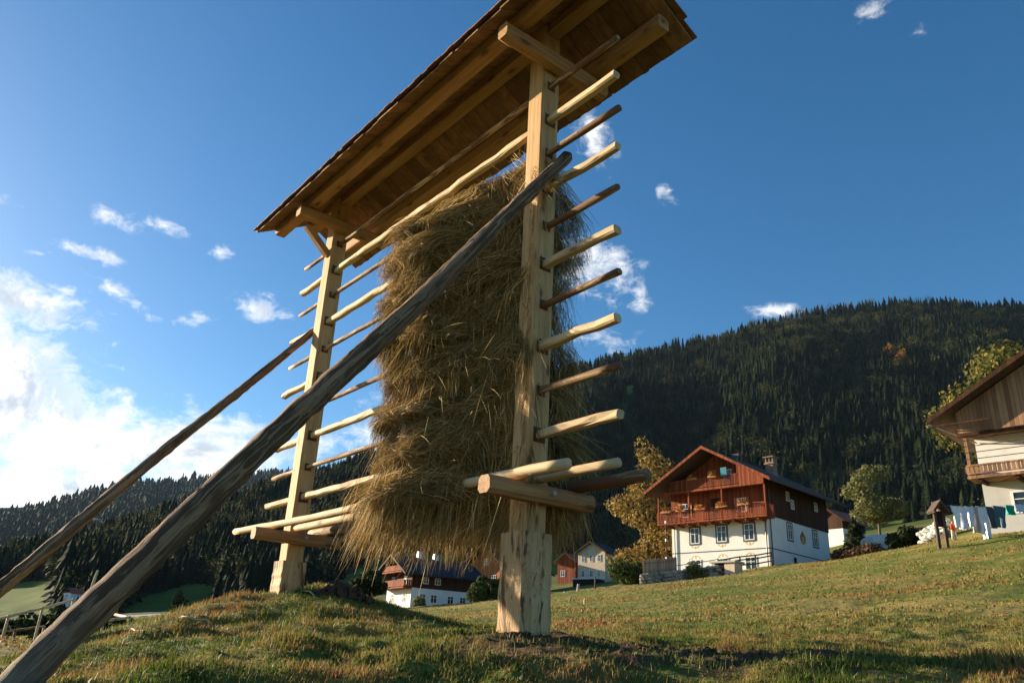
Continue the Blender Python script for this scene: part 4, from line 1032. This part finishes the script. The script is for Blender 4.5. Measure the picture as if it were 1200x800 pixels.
# child walking on the grass
def person(px, r, hpx):
    P = rooted(px, r); s = hpx / F_PX * r * .98 / 1.0
    root = empty('person', P, math.radians(20), 'child in a red top and pale trousers walking on the grass left of the laundry', 'person')
    mb = MB()
    def limb(pts, rad, sides=8):
        n = len(pts); mb.sweep([Vector(p) * s for p in pts], lambda i, t: [(rad[i] * s * math.cos(2 * math.pi * k / sides), rad[i] * s * math.sin(2 * math.pi * k / sides)) for k in range(sides)])
    limb([(0, 0, .47), (0, 0, .55), (0, 0, .66), (0, 0, .78), (0, 0, .83), (0, -.005, .86), (0, -.01, .90), (0, -.01, .95), (0, -.01, 1.0)], [.085, .08, .085, .10, .05, .033, .06, .068, .03], 10)
    for q in (-1, 1):
        limb([(q * .045, 0, .50), (q * .05, -q * .04, .27), (q * .05, -q * .02 + .04 * (q < 0), .05), (q * .05, -.06 - q * .02, .02)], [.06, .045, .028, .02])
        limb([(q * .09, 0, .78), (q * .13, q * .03, .62), (q * .13, -.04, .47), (q * .125, -.06, .41)], [.035, .028, .022, .018])
    mb.build('body', plain('skin', (.50, .30, .21), .6), root, True)
    c = MB(); k = 12
    def shell(pts, rad, m, name):
        mb2 = MB(); mb2.sweep([Vector(p) * s for p in pts], lambda i, t: [(rad[i][0] * s * math.cos(2 * math.pi * j / k), rad[i][1] * s * math.sin(2 * math.pi * j / k)) for j in range(k)], twist0=Vector((0, 1, 0))); return mb2
    t = shell([(0, 0, .46), (0, 0, .55), (0, 0, .68), (0, 0, .77), (0, 0, .82)], [(.105, .095)] * 2 + [(.10, .09), (.115, .09), (.06, .055)], None, '')
    for q in (-1, 1): t.sweep([Vector(p) * s for p in [(q * .085, 0, .79), (q * .13, q * .03, .62), (q * .13, -.03, .52)]], lambda i, tt: [(.042 * s * math.cos(2 * math.pi * j / 8), .042 * s * math.sin(2 * math.pi * j / 8)) for j in range(8)])
    t.build('red_top', plain('red_jersey', (.55, .05, .035), .9), root, True)
    tr = MB()
    for q in (-1, 1): tr.sweep([Vector(p) * s for p in [(q * .045, 0, .51), (q * .05, -q * .04, .27), (q * .05, -q * .02 + .04 * (q < 0), .06)]], lambda i, tt: [((.075, .055, .042)[i] * s * math.cos(2 * math.pi * j / 8), (.075, .055, .042)[i] * s * math.sin(2 * math.pi * j / 8)) for j in range(8)])
    tr.build('trousers', plain('pale_trousers', (.55, .48, .42), .9), root, True)
    MB().blob((0, .012 * s, .955 * s), .078 * s, 2, .06, (1, 1, .85)).build('hair', plain('hair', (.10, .05, .025), .8), root, True)
person(1119, 47, 21)

# stakes standing in the field
for (px, pyt, r, wd, m, lab) in [(677, 684, 50, .22, M_concrete, 'short pale stake at the upper edge of the field near the beige house'), (697, 676, 46, .12, M_fence, 'dark thin post at the upper edge of the field'), (684, 707, 24, .07, M_rail, 'short pale wooden stake in the middle of the field'), (668, 700, 32, .08, M_greywood, 'small greyish stake in the field left of the pale stake'), (662, 693, 55, .35, M_white, 'white marker stone at the edge of the field behind the near post')]:
    P = rooted(px, r, .1); h_ = max(.3, height_to(P, px, pyt)); o = MB().beam((0, 0, 0), (.03, 0, h_), wd, wd * .6, .01, 4, .02).build('stake', m); o.location = P; tag(o, lab, 'stake')
# pole fence beyond the mound on the left
def polefence(pp, label, m):
    Q = [at(px, py, r) for px, py, r in pp]; root = empty('pole_fence', Vector((Q[0].x, Q[0].y, gz(Q[0].x, Q[0].y))), 0, label, 'fence'); o0 = root.location
    for a, b_ in zip(Q[:-1], Q[1:]): MB().pole(a - o0, b_ - o0, .036, .03, 8, 7, .1, .03).build('rail', m, root, True)
    for q in Q: MB().pole(Vector((q.x, q.y, gz(q.x, q.y) - .3)) - o0, q - o0 + Vector((0, 0, .03)), .035, .03, 3, 7, .08, .01).build('post', m, root, True)
polefence([(-40, 738, 21), (10, 722, 22), (50, 712, 23), (86, 702, 24)], 'long pale pole fence beyond the mound at the far left', M_rail)
polefence([(-30, 740, 25), (18, 738, 25), (52, 734, 25.5)], 'low brown pole fence below the long pale fence', M_barkpole)
polefence([(112, 729, 20), (152, 723, 21), (124, 717, 24)], 'zigzag pale pole fence between the two leaning logs and the road', M_rail)
o = MB().pole((0, 0, -.4), (.12, .05, .8), .045, .035, 4, 8, .1, .02).build('stake', M_rail, None, True); o.location = ground_at(88, 24.2); o.location.z = at(88, 704, 24.2).z; tag(o, 'pale leaning stake at the end of the long pole fence', 'stake')
P = on_hill(HA, 206, 706); o = MB().pole((0, 0, 0), (0, 0, 4.2), .12, .09, 2, 6, 0, 0).build('pole', M_fence); o.location = P; tag(o, 'thin dark pole standing in the green meadow across the valley', 'pole')

# ---------------------------------------------------------------- the hay rack
RAZ, RL, RW = -.6618, 4.4109, .2145
dd = Vector((math.sin(RAZ), math.cos(RAZ), 0)); nn = Vector((-dd.y, dd.x, 0)); N0 = Vector((.1932, 6.4, 0))
# rack space: x along the rack (dd), y = nn, z up
rack = bpy.data.objects.new('hay_rack', None); C.objects.link(rack); rack.empty_display_size = .3
ZB = .16
rack.matrix_world = Matrix(((dd.x, nn.x, 0, N0.x), (dd.y, nn.y, 0, N0.y), (0, 0, 1, ZB), (0, 0, 0, 1)))
tag(rack, 'tall pale timber hay rack with two posts, many rungs and a little shingled roof', 'hay rack')
def rk(x, y, z): return Vector((x, y, z - ZB))
ZS = [5.19, 4.79, 4.417, 4.03, 3.634, 3.248, 2.855, 2.466, 2.067, 1.691]
up = Vector((0, 0, 1)); sx_ = Vector((1, 0, 0)); sy_ = Vector((0, 1, 0))
gnear, gfar = .16, .55
for x0, g in ((0, gnear), (RL, gfar)):
    MB().beam(rk(x0, 0, g - .2), rk(x0, 0, 5.92), RW, RW, .012, 30, .003, ref=sy_).build('post', M_post, rack)
    zt = .905 if x0 == 0 else .93
    MB().beam(rk(x0, 0, g - .35), rk(x0, 0, zt), .315, .305, .02, 18, .012, ref=sy_, taper=.97).build('footing_block', M_block, rack)
    # tie beam under the roof and crossbeam near the ground, both on the outer face of the post
    xo = x0 - RW / 2 - .075
    MB().beam(rk(xo, .68, 5.42), rk(xo, -.64, 5.42), .135, .155, .022, 8, .006).build('tie_beam', M_beam, rack)
    MB().beam(rk(xo - .002, .585, 1.19), rk(xo - .002, -.50, 1.19), .14, .135, .03, 8, .008).build('crossbeam', M_beam, rack)
    for q in ((1, -1) if x0 else ()):
        MB().beam(rk(x0, q * .10, 5.02), rk(x0, q * .46, 5.34), .10, .09, .01, 4, .004).build('knee_brace', M_beam, rack)
    MB().pole(rk(xo - .078, -.03, 1.20), rk(xo - .108, -.03, 1.20), .024, .02, 1, 8, 0, 0).build('bolt', M_steel, rack)
for i, z in enumerate(ZS):
    dz = random.uniform(-.01, .01)
    if i % 2:  # stout, half squared, pale
        mb = MB(); seed = random.uniform(0, 99)
        mb.beam(rk(-.98 - .05 * random.random(), 0, z), rk(RL + 1.0 + random.uniform(-.06, .04), 0, z + dz), .080, .070, .014, 30, .018)
        mb.build('rung', M_rail, rack, label='stout half squared pale rung')
    else:
        MB().pole(rk(-.99 - .04 * random.random(), 0, z), rk(RL + .95 + random.uniform(-.05, .03), 0, z + dz), .032, .027, 30, 10, .12, .015).build('rung', M_barkpole if i in (0, 2, 4, 6, 8) else M_rail, rack, True, label='thin round rung with bark left on')
    # shade inside the mortises, painted as flat dark plates round each rung
M_hole_shade = plain('mortise_shadow_wood', (.10, .055, .025), .95)
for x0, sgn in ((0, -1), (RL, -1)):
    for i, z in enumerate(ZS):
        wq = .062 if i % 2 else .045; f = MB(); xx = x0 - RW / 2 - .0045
        f.box(xx, xx + .004, -wq, wq, z - wq - ZB, z + wq - ZB); f.build('mortise_shade', M_hole_shade, rack)
# lowest poles lying on the crossbeams
MB().pole(rk(-.70, .215, 1.33), rk(RL + 1.05, .35, 1.33), .045, .040, 30, 10, .09, .03).build('pole', M_rail, rack, True)
MB().pole(rk(-1.0, 0.0, 1.33), rk(RL + .12, 0.05, 1.31), .040, .046, 30, 10, .09, .02).build('pole', M_rail, rack, True)
MB().pole(rk(-.95, -.36, 1.31), rk(RL + .25, -.33, 1.33), .054, .056, 30, 10, .09, .03).build('pole', M_barkpole, rack, True)
# leaning logs
def lean(x, y0, z0, y1, z1, r0, r1, sd):
    random.seed(sd)
    MB().pole(rk(x, y0, z0), rk(x, y1, z1), r0, r1, 90, 24, .10, .07, flat=.92, groove=.05).build('leaning_log', M_log, rack, True)
lean(-.215, 3.80, -.88, -.14, 4.40, .102, .060, 5)
lean(RL + .20, 3.60, -.48, .00, 4.03, .085, .050, 8)
random.seed(11)
# roof: ridge beam, purlins, boards on both slopes, shingles
ZRU, SL, EV = 5.955, .55, .80; XN, XF = -1.2, 5.42
for q in (1, -1):
    MB().beam(rk(XN + .08, q * .50, 5.598), rk(XF - .12, q * .50, 5.598), .145, .145, .012, 20, .004).build('purlin', M_beam, rack)
MB().beam(rk(XN + .05, 0, 5.865), rk(XF - .1, 0, 5.865), .15, .13, .012, 20, .004).build('ridge_beam', M_beam, rack)
def slope_piece(mb, x0, x1, q, a, b, zoff, th, dz0=0.0, dz1=0.0, jit=0.0):
    """board lying on the slope on side q, from |y|=a (high) to |y|=b (low)"""
    vs = []
    for x in (x0, x1):
        for y, e in ((a, dz0), (b, dz1)):
            for t_ in (0, th): vs.append(rk(x + (random.uniform(-jit, jit)), q * y, ZRU - SL * y + zoff + e + t_))
    mb.add(vs, [(0, 1, 3, 2), (4, 6, 7, 5), (0, 4, 5, 1), (2, 3, 7, 6), (0, 2, 6, 4), (1, 5, 7, 3)], [(v.y * 1.1 + x0 * 7.3, (v.x - x0) + x0 * 3.1, v.z) for v in vs])
for q in (1, -1):
    mb = MB(); x = XN
    while x < XF - .05:
        wq = random.uniform(.13, .24); x1 = min(XF, x + wq)
        slope_piece(mb, x, x1 - .006, q, .0 if q == 1 else .012, EV + random.uniform(-.012, .012), 0, .022); x = x1
    mb.build('roof_boards', M_board, rack)
    mb = MB(); rows = 5
    for rw_ in range(rows):
        a = EV + .045 - (rows - 1 - rw_) * .185; x = XN - .03 + random.uniform(-.05, 0)
        while x < XF + .02:
            wq = random.uniform(.07, .16); jl = random.uniform(-.009, .009)
            slope_piece(mb, x, min(x + wq, XF + .04), q, max(0.0, a - .26), a + jl, .0235 + .004 * ((rows - rw_) % 2) , .012, .012, .030 + random.uniform(0, .006)); x += wq + .004
    mb.build('shingles', M_shingle, rack)

# ---------------------------------------------------------------- the hay
def next_(d, z, side):
    """how far the hay bulges from the rung plane"""
    k = min(1, max(0, (d - .12) / 1.05)); k = k * k * (3 - 2 * k)
    b = (.07 + .56 * k) if side > 0 else (.54 + .04 * k)
    f = (z - 1.0) / 3.4
    b *= .84 + .16 * (1 - f) + .10 * math.sin(f * 9 + d * 1.5)
    ph = ((z + .10 * mnoise.noise(Vector((d * 1.6, z, 3))) + .04 * d) / .39) % 1.0
    b *= 1.10 - .26 * ph ** 1.4
    b += .16 * mnoise.noise(Vector((d * 1.8, z * 1.5, side * 4))) + .07 * mnoise.noise(Vector((d * 5, z * 4.5, side * 4 + 9)))
    if f > .86: b *= max(.25, 1 - (f - .86) * 4.5)
    return max(.06, b)
def dend(z): return 1.45 + .12 * math.sin(z * 2.3 + .6) + .14 * mnoise.noise(Vector((z * 1.7, 3, 0)))
D0, ZLO, ZHI = -.06, 1.02, 4.44
hay_root = bpy.data.objects.new('hay', None); C.objects.link(hay_root); hay_root.matrix_world = rack.matrix_world.copy()
tag(hay_root, 'big shaggy mass of dried hay hanging over the rungs between the posts', 'hay')
def straw_mat(name, dk=1.0):
    st = [(0, (.045, .045, .014)), (.3, (.165, .112, .036)), (.55, (.37, .235, .08)), (.8, (.62, .42, .16)), (1, (.78, .62, .32))]
    return tonemat(name, [(p, tuple(x * dk for x in c)) for p, c in st], .65, .22)
M_straw = straw_mat('hay_straws')
def hay_core():
    nz_, na_ = 60, 64; V = []
    for j in range(nz_ + 1):
        z = ZLO + .08 + (ZHI - .14 - ZLO) * j / nz_; de = dend(z) - .10; d0 = D0 + .06
        for i in range(na_):
            a = 2 * math.pi * i / na_; ca, sa = math.cos(a), math.sin(a)
            x = (d0 + de) / 2 + (de - d0) / 2 * math.copysign(abs(ca) ** .55, ca)
            side = 1 if sa >= 0 else -1
            y = side * (next_(x, z, side) * .80) * abs(sa) ** .7
            q = 1 + .12 * mnoise.noise(Vector((x * 6, y * 6, z * 7)))
            V.append(rk(x, y * q, z))
    V.append(rk(.8, 0, ZLO + .1)); V.append(rk(.8, 0, ZHI - .03)); V = np.array([tuple(v) for v in V]); Fc = []
    for j in range(nz_):
        for i in range(na_):
            i2 = (i + 1) % na_; Fc.append((j * na_ + i, j * na_ + i2, (j + 1) * na_ + i2, (j + 1) * na_ + i))
    m = len(V)
    for i in range(na_):
        i2 = (i + 1) % na_; Fc.append((i2, i, m - 2, m - 2)); Fc.append((nz_ * na_ + i, nz_ * na_ + i2, m - 1, m - 1))
    Fc = [tuple(dict.fromkeys(f)) for f in Fc]
    me = bpy.data.meshes.new('packed_hay'); me.from_pydata([tuple(v) for v in V], [], Fc); me.polygons.foreach_set('use_smooth', [True] * len(me.polygons))
    def fn(t, b):
        o = t.add('ShaderNodeTexCoord').outputs['Object']
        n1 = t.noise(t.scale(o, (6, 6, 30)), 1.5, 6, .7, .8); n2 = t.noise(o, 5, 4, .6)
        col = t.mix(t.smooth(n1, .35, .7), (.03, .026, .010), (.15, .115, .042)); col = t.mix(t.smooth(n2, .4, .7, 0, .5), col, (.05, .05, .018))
        t.put(b.inputs['Base Color'], col); bump(t, b, n1, 1.0, .05)
    me.materials.append(mat('packed_hay', fn, .95, .05)); o = bpy.data.objects.new('packed_hay', me); C.objects.link(o); o.parent = hay_root
hay_core()
def strands():
    P = []; T = []; Wd = []
    lev = [z for z in ZS if z < 4.5][0:] + [1.33]
    rg = random.Random(5)
    def addp(pts, tone, wd): P.append(pts); T.append(tone); Wd.append(wd)
    # 1) draped over the rungs in shaggy overlapping locks
    for _ in range(24000):
        z0 = rg.choice(lev); side = 1 if rg.random() < .68 else -1
        d = rg.uniform(D0, dend(z0) + .05); lock = mnoise.noise(Vector((d * 4.5, z0 * 9, side * 3.)))
        lk2 = mnoise.noise(Vector((d * 11, z0 * 15, side * 3. + 7)))
        drop = rg.uniform(.15, .48) * (1 + .4 * lock); zt = z0 + rg.uniform(-.02, .14)
        if z0 == lev[0]: zt -= .08
        drift = .12 + .34 * lock + .3 * lk2 + rg.gauss(0, .14); E = next_(d, z0 - .15, side) * rg.uniform(.80, 1.13) * (1 + .12 * lk2)
        s0 = rg.uniform(0, .35); pts = []
        for k in range(5):
            t = s0 + (1 - s0) * k / 4
            n_ = side * E * (1 - (1 - t) ** 2.2); z = zt + .06 * math.sin(math.pi * min(1, t * 1.4)) * (1 - t) - drop * t ** 1.7
            x = d + drift * t
            if x > dend(z) + .10: x = dend(z) + .10 - rg.uniform(0, .08)
            pts.append((x, n_, z))
        tone = min(1, max(0, rg.gauss(.46, .22) + .3 * mnoise.noise(Vector((d * 2.2, z0 * 2, 9)))))
        addp(pts, tone, rg.uniform(.003, .006))
    # 2) loose straws lying every way over the surface
    for _ in range(36000):
        z = rg.uniform(ZLO + .05, ZHI - .02); side = 1 if rg.random() < .7 else -1; d = rg.uniform(D0, dend(z))
        L = rg.uniform(.10, .38); sw_ = mnoise.noise(Vector((d * 3.2, z * 3.4, side * 2. + 40)))
        a = sw_ * 3.2 + rg.gauss(0, .55) - .35; pts = []; off = rg.uniform(.84, 1.12); cv = rg.gauss(0, .5)
        x, zz = d, z
        for k in range(4):
            xx = min(max(x, D0 - .03), dend(zz) + .1)
            pts.append((xx, side * next_(xx, zz, side) * (off + .05 * math.sin(k + a)), zz))
            x += L / 3 * math.cos(a + cv * .5 * k / 3); zz += L / 3 * math.sin(a + cv * k / 3) - .01 * k
        pts.append(pts[-1][:2] + (pts[-1][2] - .01,))
        addp(pts, min(1, max(0, rg.gauss(.5, .24))), rg.uniform(.0022, .0042))
    # 3) both narrow ends
    for _ in range(9000):
        z = rg.uniform(ZLO, ZHI - .05); far = rg.random() < .6; x = dend(z) - .05 if far else D0 + .05; sg = 1 if far else -1
        side = rg.choice((-1, 1)); y = side * next_(x, z, side) * rg.uniform(0, .95); L = rg.uniform(.1, .3); az_ = rg.gauss(0, .9); pts = []
        for k in range(5):
            t = k / 4; pts.append((x + sg * L * t * (.55 if far else .25), y + L * t * math.sin(az_) * .6, z - L * t * t * rg.uniform(.5, 1.3)))
        addp(pts, min(1, max(0, rg.gauss(.5, .24))), rg.uniform(.003, .005))
    # 4) long wisps hanging from the lowest layer
    for _ in range(5200):
        d = rg.uniform(D0 - .1, 1.75); side = rg.choice((-1, 1, 1)); cl = mnoise.noise(Vector((d * 8, side * 5, 2)))
        if cl < -.12 and rg.random() < .7: continue
        y = side * next_(min(d, 1.7), 1.2, side) * rg.uniform(.1, 1.05); z = rg.uniform(1.08, 1.45); L = rg.uniform(.15, .42) * (1 + .7 * max(0, cl)); lx = rg.gauss(.10, .14) + .25 * cl; pts = []
        for k in range(5):
            t = k / 4; pts.append((d + lx * t * L * 2, y + rg.gauss(0, .004) + side * .06 * t, z - L * t))
        addp(pts, min(1, max(0, rg.gauss(.6, .2))), rg.uniform(.003, .006))
    # 5) a few single stalks sticking far out
    for _ in range(220):
        z = rg.uniform(1.1, 4.35); d = rg.uniform(.1, dend(z)); L = rg.uniform(.25, .6); a = rg.uniform(-2.6, .6); y0 = next_(d, z, 1) * .9; o_ = rg.uniform(.0, .25); pts = []
        for k in range(5):
            t = k / 4; pts.append((d + L * math.cos(a) * t * -1, y0 + o_ * t, z + L * math.sin(a) * t - .12 * t * t))
        addp(pts, rg.uniform(.6, 1), .003)
    for (d, ln_) in [(1.75, .55), (1.55, .62), (1.35, .5), (1.05, .45), (.75, .72), (.72, .5), (1.9, .5), (.2, .4), (1.5, .4), (-.1, .45)]:
        y0 = .35; addp([(d + .16 * t, y0 + .03 * t, 1.15 - ln_ * t) for t in (0, .25, .5, .75, 1)], .95, .006)
    A = np.array(P); A[:, :, 2] -= ZB; n = len(A); T = np.array(T); Wd = np.array(Wd)
    dirv = A[:, -1] - A[:, 0]; dirv /= np.linalg.norm(dirv, axis=1)[:, None] + 1e-9
    rv = RNG.normal(0, 1, (n, 3)); wv = np.cross(dirv, rv); wv /= np.linalg.norm(wv, axis=1)[:, None] + 1e-9
    V = np.zeros((n, 5, 2, 3)); prof = np.array([.7, 1, 1, .8, .25])
    V[:, :, 0] = A - wv[:, None] * (Wd[:, None] / 2 * prof)[:, :, None]; V[:, :, 1] = A + wv[:, None] * (Wd[:, None] / 2 * prof)[:, :, None]
    b = np.arange(n)[:, None] * 10
    Fc = np.concatenate([b + np.array([2 * k, 2 * k + 1, 2 * k + 3, 2 * k + 2]) for k in range(4)], 0)
    o = np_mesh('straws', V.reshape(-1, 3), Fc, M_straw, np.repeat(T, 10), k=4); o.parent = hay_root; o['kind'] = 'stuff'
strands()

# ---------------------------------------------------------------- things lying on the mound
def on_mound(px, py):
    """first point of the ground hit along the ray through a pixel"""
    R = ray(px, py); R = R / math.hypot(R.x, R.y)
    for i in range(900):
        r = 3.2 + i * .02; P = R * r
        if gz(P.x, P.y) > P.z: return Vector((P.x, P.y, gz(P.x, P.y)))
    return None
for (a, b_, rr, lab) in [((212, 727), (246, 733), .014, 'pale peeled stick lying on the left slope of the mound'), ((336, 690), (368, 700), .016, 'pale curved branch beside the footing of the far post'), ((150, 741), (166, 746), .010, 'short twig low on the left slope of the mound')]:
    A = on_mound(*a); B_ = on_mound(*b_)
    if A is None or B_ is None:
        A = ground_at(a[0], 9.2); B_ = ground_at(b_[0], 9.0)
    mid = A.lerp(B_, .5) + Vector((0, 0, .03)); o = MB(); o.sweep([A + Vector((0, 0, .03)), A.lerp(mid, .6) + Vector((0, 0, .02)), mid, B_.lerp(mid, .5) + Vector((.02, .03, .03)), B_ + Vector((0, 0, .02))], lambda i, t: [(rr * (1 - .5 * t) * math.cos(k), rr * (1 - .5 * t) * math.sin(k)) for k in (0, 1.26, 2.51, 3.77, 5.03)]); ob = o.build('stick', M_rail, None, True); tag(ob, lab, 'stick')
P = ground_at(398, 9.9, -.05); hp = MB()
for i in range(260):
    a = random.uniform(0, 6.28); q = random.random() ** .6; hp.blob((math.cos(a) * q * .38, math.sin(a) * q * .28, .17 * (1 - q) + .02), random.uniform(.012, .045), 1, .4)
o = hp.build('soil_heap', M_soil); o.location = P; tag(o, 'dark heap of dug soil and roots on the mound right of the far post', 'soil heap')
cl = MB()
for i in range(260):
    x = random.gauss(1.05, .8); y = random.gauss(5.9, .35); cl.blob((x, y, gz(x, y) + .004), random.uniform(.008, .03), 1, .35, (1, 1, .6))
tag(cl.build('soil_clods', M_soil), 'loose clods of reddish brown soil scattered round the foot of the near post', 'soil', kind='stuff')

# ---------------------------------------------------------------- the air of the valley
HZ = True
HAZE_TOP = max(max((o.matrix_world @ Vector(c)).z for c in o.bound_box) for o in bpy.data.objects if o.type == 'MESH' and o.name.startswith(('hill', 'forest'))) + 5
HAZE_BOTTOM = min(v.co.z for v in ground.data.vertices) - 1
if HZ:
    mb = MB().box(-5300, 5300, -5300, 5700, HAZE_BOTTOM, HAZE_TOP); hm = bpy.data.materials.new('haze'); hm.use_nodes = True; t = NT(hm.node_tree); t.n.clear()
    out = t.add('ShaderNodeOutputMaterial'); v = t.add('ShaderNodeVolumePrincipled'); v.inputs['Density'].default_value = 0.000018; v.inputs['Color'].default_value = (.50, .74, 1, 1); v.inputs['Anisotropy'].default_value = 0
    t.l.new(v.outputs[0], out.inputs['Volume']); o = mb.build('haze', hm); tag(o, 'thin blue haze filling the valley air', 'haze', kind='stuff')
